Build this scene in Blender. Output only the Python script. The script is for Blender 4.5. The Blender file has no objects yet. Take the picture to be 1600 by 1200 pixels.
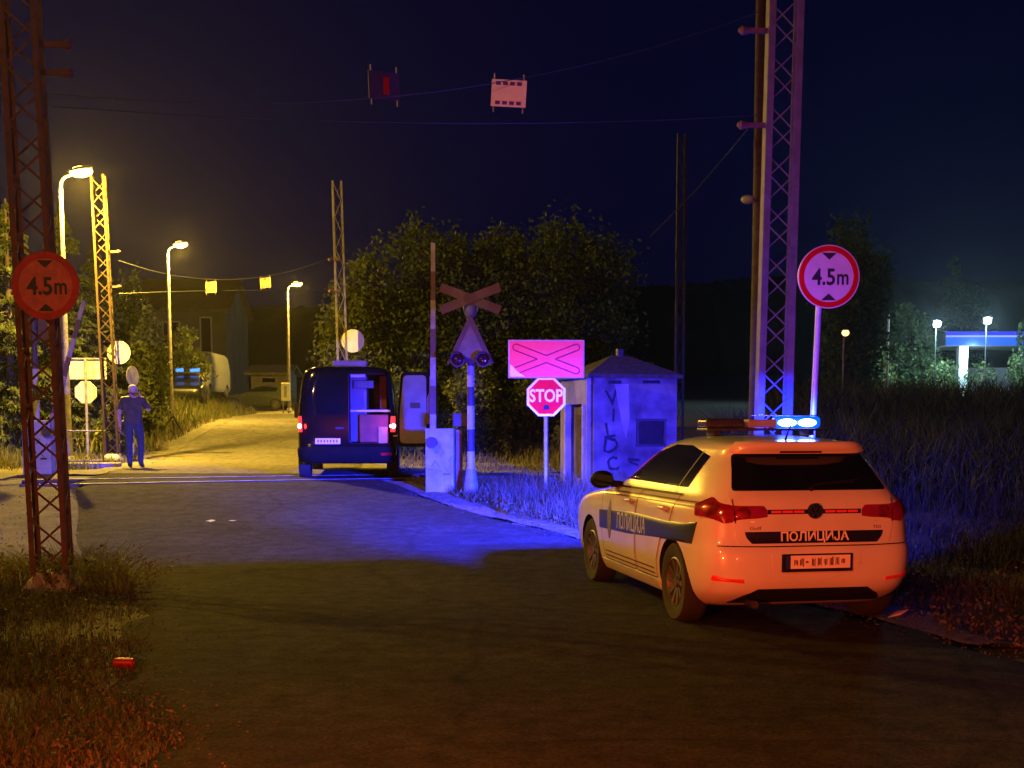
import bpy, bmesh, math, random
import numpy as np
from mathutils import Vector, Matrix
SC = bpy.context.scene
COL = SC.collection
R = math.radians
random.seed(7)
rng = np.random.default_rng(11)

# ---------------------------------------------------------------- camera, sky, exposure
CAM_H, HOR, F, PIT = 1.59, 657.0, 2000.0, R(5.0)
cam = bpy.data.cameras.new("camera")
cam.sensor_width = 36.0
cam.lens = F / 1600 * 36.0
cam.clip_start, cam.clip_end = 0.1, 3000
PP = HOR + F * math.tan(PIT)
cam.shift_y = (PP - 600) / 1600
camo = bpy.data.objects.new("camera", cam)
camo.location = (0, 0, CAM_H)
camo.rotation_euler = (R(90) - PIT, 0, 0)
COL.objects.link(camo)
SC.camera = camo

w = bpy.data.worlds.new("World")
SC.world = w
w.use_nodes = True
nt = w.node_tree
bg = nt.nodes["Background"]
sky = nt.nodes.new("ShaderNodeTexSky")
sky.sky_type = 'NISHITA'
sky.sun_disc = False
sky.sun_elevation = R(4)
sky.sun_rotation = R(150)
mx = nt.nodes.new("ShaderNodeMix"); mx.data_type = 'RGBA'; mx.blend_type = 'MULTIPLY'
mx.inputs[0].default_value = 1
mx.inputs[7].default_value = (0.02, 0.035, 1.0, 1)      # moonless navy
nt.links.new(sky.outputs[0], mx.inputs[6])
nt.links.new(mx.outputs[2], bg.inputs[0])
bg.inputs[1].default_value = 0.0065

SC.view_settings.view_transform = 'Standard'
SC.view_settings.look = 'None'
SC.view_settings.exposure = 0
SC.view_settings.gamma = 1
SC.render.engine = 'CYCLES'
cy = SC.cycles
cy.use_denoising = True
cy.max_bounces = 5
cy.diffuse_bounces = 2
cy.glossy_bounces = 3
cy.transmission_bounces = 4
cy.sample_clamp_indirect = 3.0
cy.caustics_reflective = False
cy.caustics_refractive = False

SODIUM = (1.0, 0.60, 0.06)
RED = (1.0, 0.075, 0.025)
BLUE = (0.012, 0.022, 1.0)
def lamp(name, kind, loc, power, col, size=0.1, rot=None, **kw):
    l = bpy.data.lights.new(name, kind)
    l.energy = power; l.color = col
    if kind in ('POINT', 'SPOT'): l.shadow_soft_size = size
    for k, v in kw.items(): setattr(l, k, v)
    o = bpy.data.objects.new(name, l); o.location = loc
    if rot is not None: o.rotation_euler = rot
    COL.objects.link(o); return o
def aim(loc, tgt):
    return (Vector(tgt) - Vector(loc)).to_track_quat('-Z', 'Y').to_euler()

# unseen red tail lamps at the left, plus one added at the right
RL = (-1.35, -0.6, 0.95)
lamp("red_rear_light", 'SPOT', RL, 360, RED, 0.12, aim(RL, (0.3, 12, 0.9)), spot_size=R(74), spot_blend=0.8)
RR = (4.6, -1.6, 0.95)
lamp("red_rear_light", 'SPOT', RR, 480, RED, 0.12, aim(RR, (1.5, 12, 0.8)), spot_size=R(74), spot_blend=0.8)  # added red lamp, placed so the car's plate and lettering gleam
RL2 = (-1.7, 2.5, 0.7)
lamp("tail_light_ground_glow", 'SPOT', RL2, 2100, (1.0, 0.09, 0.012), 0.1, aim(RL2, (.1, 5.4, 0)), spot_size=R(116), spot_blend=1.0)
# a street lamp further back along the road, behind the photographer
lamp("street_lamp_behind", 'POINT', (-7.5, -4, 7.0), 1800, (1.0, .40, .11), 0.15)

# ---------------------------------------------------------------- helpers
def at(px, py, Y):
    u, v = (px - 800) / F, (PP - py) / F
    dy = math.cos(PIT) + v * math.sin(PIT); dz = -math.sin(PIT) + v * math.cos(PIT)
    k = Y / dy
    return Vector((u * k, Y, CAM_H + dz * k))
def pchip(xs, ys):
    xs, ys = np.array(xs, float), np.array(ys, float)
    h = np.diff(xs); d = np.diff(ys) / h
    m = np.zeros(len(xs)); m[0], m[-1] = d[0], d[-1]
    for i in range(1, len(xs) - 1):
        if d[i-1] * d[i] > 0:
            w1, w2 = 2*h[i] + h[i-1], h[i] + 2*h[i-1]
            m[i] = (w1 + w2) / (w1 / d[i-1] + w2 / d[i])
    def f(x):
        x = np.clip(np.asarray(x, float), xs[0], xs[-1])
        i = np.clip(np.searchsorted(xs, x) - 1, 0, len(xs) - 2)
        t = (x - xs[i]) / h[i]
        return ((1+2*t)*(1-t)**2*ys[i] + t*(1-t)**2*h[i]*m[i] + t*t*(3-2*t)*ys[i+1] + t*t*(t-1)*h[i]*m[i+1])
    return f
TD = Vector((math.cos(R(19)), math.sin(R(19)), 0))     # direction of the railway track
T0 = Vector((-4.0, 23.0, 0))
zprof = pchip([-60, 9, 12, 15, 18, 20.5, 23, 27, 31, 36, 42, 51, 58, 70, 90, 110, 140, 200, 400, 1500],
              [0, 0, 0.0, .06, .22, .40, .54, .58, .57, .70, 1.0, 1.5, 1.75, 2.0, 2.6, 3.2, 4.2, 7, 16, 40])
def T(x, y):
    x = np.asarray(x, float); y = np.asarray(y, float)
    z = zprof(y)
    dist = (x - T0.x) * (-TD.y) + (y - T0.y) * TD.x
    wgt = np.exp(-(dist / 2.0) ** 2)
    return z * (1 - wgt) + 0.54 * wgt
def Tz(x, y): return float(T(x, y))

_m = {}
def mat(name, col=(.5, .5, .5), rough=.6, metal=0.0, var=0.0, scale=6.0, col2=None, bump=0.0, bscale=None, coat=0.0,
        emit=None, estr=0.0, island=0.0, spec=0.5, transl=0.0, coord='Object', detail=4):
    if name in _m: return _m[name]
    m = bpy.data.materials.new(name); m.use_nodes = True
    n = m.node_tree; b = n.nodes["Principled BSDF"]
    b.inputs["Base Color"].default_value = (*col, 1); b.inputs["Roughness"].default_value = rough
    b.inputs["Metallic"].default_value = metal; b.inputs["Coat Weight"].default_value = coat
    b.inputs["Coat Roughness"].default_value = 0.06
    b.inputs["Specular IOR Level"].default_value = spec
    tc = n.nodes.new("ShaderNodeTexCoord")
    if var > 0 or col2:
        no = n.nodes.new("ShaderNodeTexNoise"); no.inputs["Scale"].default_value = scale; no.inputs["Detail"].default_value = detail
        n.links.new(tc.outputs[coord], no.inputs["Vector"])
        rp = n.nodes.new("ShaderNodeValToRGB"); rp.color_ramp.elements[0].position = .35; rp.color_ramp.elements[1].position = .65
        c2 = col2 or tuple(max(0, c * (1 - var)) for c in col)
        rp.color_ramp.elements[0].color = (*c2, 1); rp.color_ramp.elements[1].color = (*col, 1)
        n.links.new(no.outputs[0], rp.inputs[0]); src = rp.outputs[0]
        if island:
            ge = n.nodes.new("ShaderNodeNewGeometry")
            hv = n.nodes.new("ShaderNodeHueSaturation")
            mr = n.nodes.new("ShaderNodeMapRange"); mr.inputs[3].default_value = 1 - island; mr.inputs[4].default_value = 1 + island
            n.links.new(ge.outputs["Random Per Island"], mr.inputs[0]); n.links.new(mr.outputs[0], hv.inputs["Value"])
            n.links.new(src, hv.inputs["Color"]); src = hv.outputs[0]
        n.links.new(src, b.inputs["Base Color"])
    if bump > 0:
        nb = n.nodes.new("ShaderNodeTexNoise"); nb.inputs["Scale"].default_value = bscale or scale * 4; nb.inputs["Detail"].default_value = 5
        n.links.new(tc.outputs[coord], nb.inputs["Vector"])
        bp = n.nodes.new("ShaderNodeBump"); bp.inputs["Strength"].default_value = bump; bp.inputs["Distance"].default_value = 0.02
        n.links.new(nb.outputs[0], bp.inputs["Height"]); n.links.new(bp.outputs[0], b.inputs["Normal"])
    if transl:
        tr = n.nodes.new("ShaderNodeBsdfTranslucent"); ms = n.nodes.new("ShaderNodeMixShader"); ms.inputs[0].default_value = transl
        lk = b.inputs["Base Color"].links
        if lk: n.links.new(lk[0].from_socket, tr.inputs[0])
        n.links.new(b.outputs[0], ms.inputs[1]); n.links.new(tr.outputs[0], ms.inputs[2]); n.links.new(ms.outputs[0], n.nodes["Material Output"].inputs[0])
    if emit:
        b.inputs["Emission Color"].default_value = (*emit, 1); b.inputs["Emission Strength"].default_value = estr
    _m[name] = m
    return m

class MB:
    def __init__(s): s.v = []; s.f = []; s.mi = []
    def add(s, vs, fs, mi=0):
        o = len(s.v); s.v += [tuple(v) for v in vs]; s.f += [tuple(o + i for i in f) for f in fs]; s.mi += [mi] * len(fs)
        return s
    def box(s, c, d, rot=None, mi=0):
        hx, hy, hz = d[0]/2, d[1]/2, d[2]/2
        vs = [Vector((x, y, z)) for x in (-hx, hx) for y in (-hy, hy) for z in (-hz, hz)]
        if rot is not None: vs = [rot @ v for v in vs]
        c = Vector(c); vs = [v + c for v in vs]
        return s.add(vs, [(0,1,3,2),(4,6,7,5),(0,4,5,1),(2,3,7,6),(0,2,6,4),(1,5,7,3)], mi)
    def bar(s, a, b, wd, dp, up=(0,0,1), mi=0):
        a, b = Vector(a), Vector(b); d = (b - a); L = d.length; d.normalize()
        u = Vector(up)
        if abs(d.dot(u)) > .98: u = Vector((0, 1, 0))
        sx = d.cross(u).normalized(); sy = sx.cross(d)
        vs = [a + d * t + sx * i * wd/2 + sy * j * dp/2 for t in (0, L) for i in (-1, 1) for j in (-1, 1)]
        return s.add(vs, [(0,1,3,2),(4,6,7,5),(0,4,5,1),(2,3,7,6),(0,2,6,4),(1,5,7,3)], mi)
    def tube(s, pts, r, n=10, mi=0, caps=True):
        pts = [Vector(p) for p in pts]; k = len(pts)
        rs = r if isinstance(r, (list, tuple)) else [r] * k
        vs, fs = [], []
        ref = None
        for i, p in enumerate(pts):
            d = (pts[min(i+1, k-1)] - pts[max(i-1, 0)]).normalized()
            if ref is None:
                ref = d.cross(Vector((0, 0, 1)) if abs(d.z) < .9 else Vector((0, 1, 0))).normalized()
            ref = (ref - d * ref.dot(d)).normalized(); q = d.cross(ref)
            for j in range(n):
                a = 2 * math.pi * j / n
                vs.append(p + (ref * math.cos(a) + q * math.sin(a)) * rs[i])
        for i in range(k - 1):
            for j in range(n):
                fs.append((i*n+j, i*n+(j+1) % n, (i+1)*n+(j+1) % n, (i+1)*n+j))
        if caps: fs += [tuple(range(n-1, -1, -1)), tuple((k-1)*n + j for j in range(n))]
        return s.add(vs, fs, mi)
    def cyl(s, a, b, r0, r1=None, n=16, mi=0): return s.tube([a, b], [r0, r0 if r1 is None else r1], n, mi)
    def prism(s, poly, y0, y1, mi=0, fr=None):
        """outline in (x, z), extruded from y0 to y1"""
        n = len(poly)
        vs = [Vector((p[0], y0, p[1])) for p in poly] + [Vector((p[0], y1, p[1])) for p in poly]
        if fr is not None: vs = [fr @ v for v in vs]
        fs = [tuple(range(n)), tuple(range(2*n-1, n-1, -1))] + [(i, i+n, (i+1) % n + n, (i+1) % n) for i in range(n)]
        return s.add(vs, fs, mi)
    def ball(s, c, r, nu=14, nv=9, mi=0):
        rx, ry, rz = r if isinstance(r, (list, tuple)) else (r, r, r)
        vs, fs = [], []
        for i in range(nv + 1):
            t = math.pi * i / nv
            for j in range(nu):
                p = 2 * math.pi * j / nu
                vs.append((c[0] + rx*math.sin(t)*math.cos(p), c[1] + ry*math.sin(t)*math.sin(p), c[2] + rz*math.cos(t)))
        for i in range(nv):
            for j in range(nu):
                fs.append((i*nu+j, (i+1)*nu+j, (i+1)*nu+(j+1) % nu, i*nu+(j+1) % nu))
        return s.add(vs, fs, mi)
    def build(s, name, mats, parent=None, smooth=False, bevel=0, seg=2, angle=40):
        me = bpy.data.meshes.new(name)
        me.from_pydata(s.v, [], s.f)
        for m_ in (mats if isinstance(mats, (list, tuple)) else [mats]): me.materials.append(m_)
        if any(s.mi): me.polygons.foreach_set("material_index", s.mi)
        bm = bmesh.new(); bm.from_mesh(me); bmesh.ops.recalc_face_normals(bm, faces=bm.faces); bm.to_mesh(me); bm.free()
        o = bpy.data.objects.new(name, me); COL.objects.link(o)
        if parent is not None: o.parent = parent
        if smooth: shade(o, angle)
        if bevel:
            bv = o.modifiers.new("bevel", 'BEVEL'); bv.width = bevel; bv.segments = seg; bv.limit_method = 'ANGLE'; bv.angle_limit = R(35)
        return o
def shade(o, angle=40):
    me = o.data
    me.polygons.foreach_set("use_smooth", [True] * len(me.polygons))
    bm = bmesh.new(); bm.from_mesh(me)
    for e in bm.edges:
        e.smooth = not (len(e.link_faces) == 2 and e.calc_face_angle(0) > R(angle))
    bm.to_mesh(me); bm.free()
def tag(o, label=None, cat=None, group=None, kind=None):
    if label: o['label'] = label
    if cat: o['category'] = cat
    if group: o['group'] = group
    if kind: o['kind'] = kind
    return o
def thing(name, label, cat, loc=(0, 0, 0), rz=0, group=None):
    o = bpy.data.objects.new(name, None); o.empty_display_size = .2
    o.location = loc; o.rotation_euler = (0, 0, rz); COL.objects.link(o)
    return tag(o, label, cat, group)
def dup(root, loc, rz, label, group=None, scale=None):
    r = root.copy(); COL.objects.link(r); r.location = loc; r.rotation_euler = (0, 0, rz)
    if scale: r.scale = scale if isinstance(scale, (tuple, list)) else (scale,) * 3
    r['label'] = label
    if group: r['group'] = group
    for ch in root.children:
        c = ch.copy(); COL.objects.link(c); c.parent = r
        for g in ch.children:
            d = g.copy(); COL.objects.link(d); d.parent = c
    return r
def np_mesh(name, V, Fc, mats, parent=None, mi=None):
    """V (n,3); Fc list of arrays (k, 3 or 4)"""
    me = bpy.data.meshes.new(name)
    Fc = Fc if isinstance(Fc, list) else [Fc]
    me.vertices.add(len(V)); me.vertices.foreach_set("co", np.asarray(V, np.float32).ravel())
    idx = np.concatenate([f.ravel() for f in Fc]); cnt = np.concatenate([np.full(len(f), f.shape[1]) for f in Fc])
    me.loops.add(len(idx)); me.loops.foreach_set("vertex_index", idx.astype(np.int32))
    me.polygons.add(len(cnt)); st = np.concatenate([[0], np.cumsum(cnt)[:-1]])
    me.polygons.foreach_set("loop_start", st.astype(np.int32))
    for m_ in (mats if isinstance(mats, list) else [mats]): me.materials.append(m_)
    if mi is not None: me.polygons.foreach_set("material_index", np.asarray(mi, np.int32))
    me.update(calc_edges=True); me.validate()
    o = bpy.data.objects.new(name, me); COL.objects.link(o)
    if parent is not None: o.parent = parent
    return o
def text2d(s, h, bold=0.0, squeeze=1.0):
    """flat lettering: list of 2-D points (centred in x, baseline 0, capital height h) and triangles"""
    c = bpy.data.curves.new("lettering", "FONT"); c.body = s; c.offset = bold; c.resolution_u = 3
    o = bpy.data.objects.new("lettering", c); COL.objects.link(o)
    dg = bpy.context.evaluated_depsgraph_get()
    me = bpy.data.meshes.new_from_object(o.evaluated_get(dg))
    bm = bmesh.new(); bm.from_mesh(me); bmesh.ops.triangulate(bm, faces=bm.faces)
    P = [(v.co.x, v.co.y) for v in bm.verts]; bm.verts.index_update(); Fs = [tuple(v.index for v in f.verts) for f in bm.faces]; bm.free()
    COL.objects.unlink(o); bpy.data.objects.remove(o); bpy.data.curves.remove(c); bpy.data.meshes.remove(me)
    xs = [p[0] for p in P]; cx = (min(xs) + max(xs)) / 2; k = h / .70
    return [((x - cx) * k * squeeze, y * k) for x, y in P], Fs
def sign_text(mb, s, h, cx, cz, y, mi=0, bold=0.0, squeeze=1.0):
    P, Fs = text2d(s, h, bold, squeeze)
    mb.add([(cx + a, y, cz - h/2 + b) for a, b in P], Fs, mi)
def circ(r, n=48, cx=0, cz=0): return [(cx + r*math.cos(2*math.pi*i/n), cz + r*math.sin(2*math.pi*i/n)) for i in range(n)]
def ring(mb, r0, r1, y0, y1, n=48, mi=0):
    a, b = circ(r0, n), circ(r1, n); vs = [(p[0], y, p[1]) for y in (y0, y1) for q in (a, b) for p in q]; fs = []
    for i in range(n):
        j = (i+1) % n
        fs += [(i, j, n+j, n+i), (2*n+i, 3*n+i, 3*n+j, 2*n+j), (i, 2*n+i, 2*n+j, j), (n+i, n+j, 3*n+j, 3*n+i)]
    mb.add(vs, fs, mi)

# ---------------------------------------------------------------- materials
def asphalt(nm="asphalt", k=1.0):
    m = bpy.data.materials.new(nm); m.use_nodes = True; n = m.node_tree; b = n.nodes["Principled BSDF"]; L = n.links.new
    tc = n.nodes.new("ShaderNodeTexCoord")
    def noise(sc, det, rough=.6):
        q = n.nodes.new("ShaderNodeTexNoise"); q.inputs["Scale"].default_value = sc; q.inputs["Detail"].default_value = det; q.inputs["Roughness"].default_value = rough; L(tc.outputs["Object"], q.inputs["Vector"]); return q
    def ramp(src, p0, c0, p1, c1):
        r = n.nodes.new("ShaderNodeValToRGB"); e = r.color_ramp.elements; e[0].position, e[1].position = p0, p1; e[0].color = (*c0, 1); e[1].color = (*c1, 1); L(src, r.inputs[0]); return r
    def mul(a, c, f=1.0):
        x = n.nodes.new("ShaderNodeMix"); x.data_type = 'RGBA'; x.blend_type = 'MULTIPLY'; x.inputs[0].default_value = f; L(a, x.inputs[6]); L(c, x.inputs[7]); return x
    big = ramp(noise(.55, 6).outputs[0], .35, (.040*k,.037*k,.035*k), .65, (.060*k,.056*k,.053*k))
    mid = ramp(noise(5, 8, .7).outputs[0], .36, (.50,.50,.50), .62, (1.08,1.08,1.08))
    fine = ramp(noise(48, 5, .85).outputs[0], .40, (.30,.30,.30), .60, (1.35,1.35,1.35))
    vo = n.nodes.new("ShaderNodeTexVoronoi"); vo.feature = 'DISTANCE_TO_EDGE'; vo.inputs["Scale"].default_value = .38
    wp = noise(1.2, 6); mxv = n.nodes.new("ShaderNodeMix"); mxv.data_type = 'RGBA'; mxv.inputs[0].default_value = .28; L(tc.outputs["Object"], mxv.inputs[6]); L(wp.outputs["Color"], mxv.inputs[7]); L(mxv.outputs[2], vo.inputs["Vector"])
    crack = ramp(vo.outputs["Distance"], .0, (.35,.35,.35), .012, (1,1,1))
    c = mul(mul(mul(big.outputs[0], mid.outputs[0]).outputs[2], fine.outputs[0], .85).outputs[2], crack.outputs[0], .5)
    L(c.outputs[2], b.inputs["Base Color"]); b.inputs["Roughness"].default_value = .95; b.inputs["Specular IOR Level"].default_value = .08
    bp = n.nodes.new("ShaderNodeBump"); bp.inputs["Strength"].default_value = .9; bp.inputs["Distance"].default_value = .012
    L(noise(140, 4, .8).outputs[0], bp.inputs["Height"]); L(bp.outputs[0], b.inputs["Normal"]); return m
M_asph = asphalt()
M_rust = mat("rusty_steel", (.15, .07, .055), .8, .0, col2=(.09, .045, .035), scale=9, bump=.3)
M_galv = mat("weathered_steel", (.26, .245, .24), .65, .2, col2=(.15, .13, .125), scale=7, bump=.2)
M_darkm = mat("dark_metal", (.05, .05, .055), .5, .4, var=.3, scale=12)
M_black = mat("black_plastic", (.014, .014, .016), .45, var=.3, scale=20)
M_rubber = mat("rubber", (.02, .02, .02), .85, var=.3, scale=25, bump=.2)
M_conc = mat("concrete", (.34, .32, .29), .9, col2=(.22, .2, .18), scale=5, bump=.5)
M_wpaint = mat("car_white_paint", (.72, .71, .69), .30, var=.13, scale=2.5, coat=.8, detail=7)
M_glass = mat("tinted_glass", (.006, .007, .011), .04, var=.3, scale=3, coat=.3)
M_retro_w = mat("reflective_white", (.88, .86, .82), .46, .75, col2=(.78, .76, .73), scale=9, spec=0)
M_retro_r = mat("reflective_red", (.80, .012, .012), .46, .75, col2=(.70, .010, .010), scale=9, spec=0)
M_signback = mat("sign_back_grey", (.55, .53, .49), .55, .2, col2=(.45, .43, .4), scale=6)
M_ink = mat("sign_black", (.012, .012, .012), .6, var=.3, scale=20)
M_old_w = mat("faded_white_paint", (.30, .25, .25), .8, col2=(.20, .16, .16), scale=8)
M_old_r = mat("faded_red_paint", (.12, .05, .05), .8, col2=(.08, .04, .04), scale=8)
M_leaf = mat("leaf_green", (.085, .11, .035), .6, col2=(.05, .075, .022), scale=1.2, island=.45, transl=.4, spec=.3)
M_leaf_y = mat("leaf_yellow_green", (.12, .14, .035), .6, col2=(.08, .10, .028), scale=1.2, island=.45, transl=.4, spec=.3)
M_needle = mat("needle_green", (.075, .095, .04), .6, col2=(.045, .062, .025), scale=1.6, island=.4, transl=.4, spec=.3)
M_bark = mat("bark", (.10, .075, .05), .9, col2=(.06, .045, .03), scale=8, bump=.6)
M_grass = mat("grass_green", (.10, .12, .04), .7, col2=(.15, .13, .06), scale=.9, island=.5, transl=.4, spec=.2)
M_reed = mat("reed_dark", (.060,.054,.038), .85, col2=(.028,.026,.018), scale=1.3, island=.5, spec=.05)
M_dry = mat("grass_dry", (.20, .175, .105), .75, col2=(.11, .10, .055), scale=1.0, island=.5, transl=.4, spec=.2)

# ---------------------------------------------------------------- ground, road, rails
def ground():
    ys = np.concatenate([np.arange(-40, 0, 4), np.arange(0, 60, .5), np.arange(60, 150, 3), np.geomspace(150, 1500, 14)])
    xs = np.concatenate([-np.geomspace(1200, 40, 12), np.arange(-36, 36, .6), np.geomspace(40, 1200, 12)])
    X, Y = np.meshgrid(xs, ys); Z = T(X, Y)
    n = rng.normal(0, 1, X.shape) * .015
    Z = Z + n * (np.abs(X) < 40) * (Y < 100) - 0.035
    V = np.stack([X, Y, Z], -1).reshape(-1, 3); nx = len(xs)
    i = (np.arange(len(ys)-1)[:, None] * nx + np.arange(nx-1)[None]).ravel()
    o = np_mesh("ground", V, np.stack([i, i+1, i+nx+1, i+nx], 1), mat("soil", (.10, .085, .06), .95, col2=(.055, .05, .03), scale=.8, bump=.9, bscale=14, coord='Object', detail=8))
    tag(o, "dry soil and weedy ground around the road", kind='structure'); shade(o)
left_e = pchip([-8, 0, 2, 4, 6, 8, 10.6, 12.8, 15, 18.5, 21.5, 26, 31, 42, 55, 70, 95],
               [-1.4, -1.3, -1.2, -1.35, -1.75, -2.5, -3.2, -4.0, -5.2, -6.4, -7.4, -8.2, -8.8, -10.5, -11.9, -13.0, -15])
right_e = pchip([-8, 0, 4, 6, 8.4, 10, 13, 16.3, 19, 22.5, 26, 31, 42, 55, 70, 95],
                [9, 8, 6.2, 4.8, 3.5, 3.1, 2.0, .86, -.7, -2.1, -2.9, -3.5, -5.5, -7.5, -9.0, -11])
def road():
    ys = np.concatenate([np.arange(-8, 40, .25), np.arange(40, 96, 1.0)]); m = 25
    L = left_e(ys) + .06*np.sin(ys*3.1) + .05*np.sin(ys*7.3); Rr = right_e(ys) + .06*np.sin(ys*2.7+1) + .05*np.sin(ys*6.1)
    t = np.linspace(0, 1, m)
    X = L[:, None] * (1-t) + Rr[:, None] * t; Y = np.repeat(ys[:, None], m, 1); Z = T(X, Y) + .015 - .05 * (np.abs(t*2-1)[None] > .99)
    V = np.stack([X, Y, Z], -1).reshape(-1, 3)
    i = (np.arange(len(ys)-1)[:, None]*m + np.arange(m-1)[None]).ravel()
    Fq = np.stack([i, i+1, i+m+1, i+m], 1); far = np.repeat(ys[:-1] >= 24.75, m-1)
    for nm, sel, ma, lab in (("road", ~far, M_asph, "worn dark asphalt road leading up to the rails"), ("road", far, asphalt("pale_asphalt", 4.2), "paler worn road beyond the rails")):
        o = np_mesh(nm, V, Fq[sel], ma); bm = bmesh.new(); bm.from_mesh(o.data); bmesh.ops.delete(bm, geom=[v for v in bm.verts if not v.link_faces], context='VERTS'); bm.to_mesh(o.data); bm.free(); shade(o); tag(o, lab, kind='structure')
    # pale gravelly strip along the right edge and at the left beside the crossing
    def strip(name, ex, sgn, y0, y1, wd, ma, lab):
        yy = np.arange(y0, y1, .3); tt = np.linspace(0, 1, 6); E_ = ex(yy)
        W = wd * (1 + .35*np.sin(yy*1.3) + .2*np.sin(yy*3.7))
        X = E_[:, None] + sgn*(tt[None]*W[:, None] - .12); Y = np.repeat(yy[:, None], 6, 1); Z = T(X, Y) + .004 - .04*(tt[None] > .95) + rng.normal(0, .006, X.shape)
        V = np.stack([X, Y, Z], -1).reshape(-1, 3); i = (np.arange(len(yy)-1)[:, None]*6 + np.arange(5)[None]).ravel()
        o = np_mesh(name, V, np.stack([i, i+1, i+7, i+6], 1), ma); shade(o); tag(o, lab, kind='structure')
    gm = mat("gravel", (.17, .155, .13), .95, col2=(.08, .075, .06), scale=7, bump=1.0, bscale=40)
    strip("verge", right_e, 1, 9, 22.5, .55, gm, "pale gravel verge on the right road edge")
    strip("verge", left_e, -1, 13.6, 21, 3.2, mat("dirt_path", (.07, .055, .036), .95, col2=(.022, .02, .013), scale=2.2, bump=.9, bscale=25), "pale dirt patch left of the crossing")
    strip("verge", left_e, -1, 24.5, 95, .7, gm, "pale gravel edge of the far road")
    strip("verge", right_e, 1, 24.5, 60, 3.5, mat("stony_bank", (.20, .19, .15), .95, col2=(.09, .09, .055), scale=3, bump=1.0, bscale=20), "stony ground behind the van")
    # rails, each one steel bar, and the ballast either side of the road
    N = Vector((-TD.y, TD.x, 0))
    for k, off in enumerate((-.75, .75)):
        mb = MB(); pts = [T0 + TD*s + N*off for s in np.arange(-40, 60, 1.0)]
        for a, b in zip(pts[:-1], pts[1:]):
            za, zb = Tz(a.x, a.y) - .006, Tz(b.x, b.y) - .006
            mb.bar((a.x, a.y, za), (b.x, b.y, zb), .075, .06)
            mb.bar((a.x, a.y, za-.06), (b.x, b.y, zb-.06), .03, .09)
            mb.bar((a.x, a.y, za+.032), (b.x, b.y, zb+.032), .06, .004, mi=1)
        o = mb.build("rail", [mat("rail_steel", (.06, .05, .04), .65, .0, var=.3, scale=5), mat("rail_head", (.16,.15,.13), .5, .6, var=.3, scale=6)]); tag(o, ("near", "far")[k] + " steel rail of the level crossing", kind='structure')
        mb = MB()     # flangeway groove filled with dark rubber in the road
        for sgn in (-1, 1):
            p = [T0 + TD*s + N*(off + sgn*.10) for s in np.arange(-3.6, 2.2, .5)]
            for a, b in zip(p[:-1], p[1:]):
                mb.bar((a.x, a.y, Tz(a.x, a.y) + .016), (b.x, b.y, Tz(b.x, b.y) + .016), .11, .012)
        o = mb.build("crossing_groove", mat("groove_dirt", (.03,.026,.022), .95, var=.4, scale=9, spec=.05)); tag(o, ("near", "far")[k] + " dark groove beside the rail", kind='structure')
    for s0, s1, lab in ((-30, -4.3, "dark ballast left of the road"), (2.6, 45, "dark ballast right of the road")):
        ss = np.arange(s0, s1, .5); tt = np.linspace(-1.7, 1.7, 9)
        P = np.array([[(T0 + TD*s + N*t)[:] for t in tt] for s in ss]); P[..., 2] = T(P[..., 0], P[..., 1]) + .0 + .01 - .06*(np.abs(tt)[None] > 1.6)+ rng.normal(0, .02, P.shape[:2])
        i = (np.arange(len(ss)-1)[:, None]*9 + np.arange(8)[None]).ravel()
        o = np_mesh("ballast", P.reshape(-1, 3), np.stack([i, i+1, i+10, i+9], 1), mat("ballast_stone", (.10, .09, .085), .95, col2=(.05, .045, .04), scale=12, bump=1.0, bscale=30)); tag(o, lab, kind='structure')
    # painted remains on the asphalt
    for px, py, sx, lab in ((328, 789, .30, "larger pale paint fleck on the road before the rails"), (362, 790, .20, "smaller pale paint fleck beside the larger one")):
        Y = 17.6; p = at(px, py, Y); mb = MB()
        poly = [(math.cos(a)*sx*(.10+.30*random.random()), math.sin(a)*.06*(.3+.9*random.random())) for a in np.linspace(0, 2*math.pi, 11)[:-1]]
        if sx < .25: poly = [(q*.8, r_*.5) for q, r_ in poly]
        mb.add([(p.x + a, Y + b*2, Tz(p.x+a, Y+b*2) + .02) for a, b in poly], [tuple(range(10))])
        tag(mb.build("road_marking", mat("worn_marking", (.7, .68, .6), .8, var=.4, scale=10)), lab, kind='structure')
ground(); road()

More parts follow.
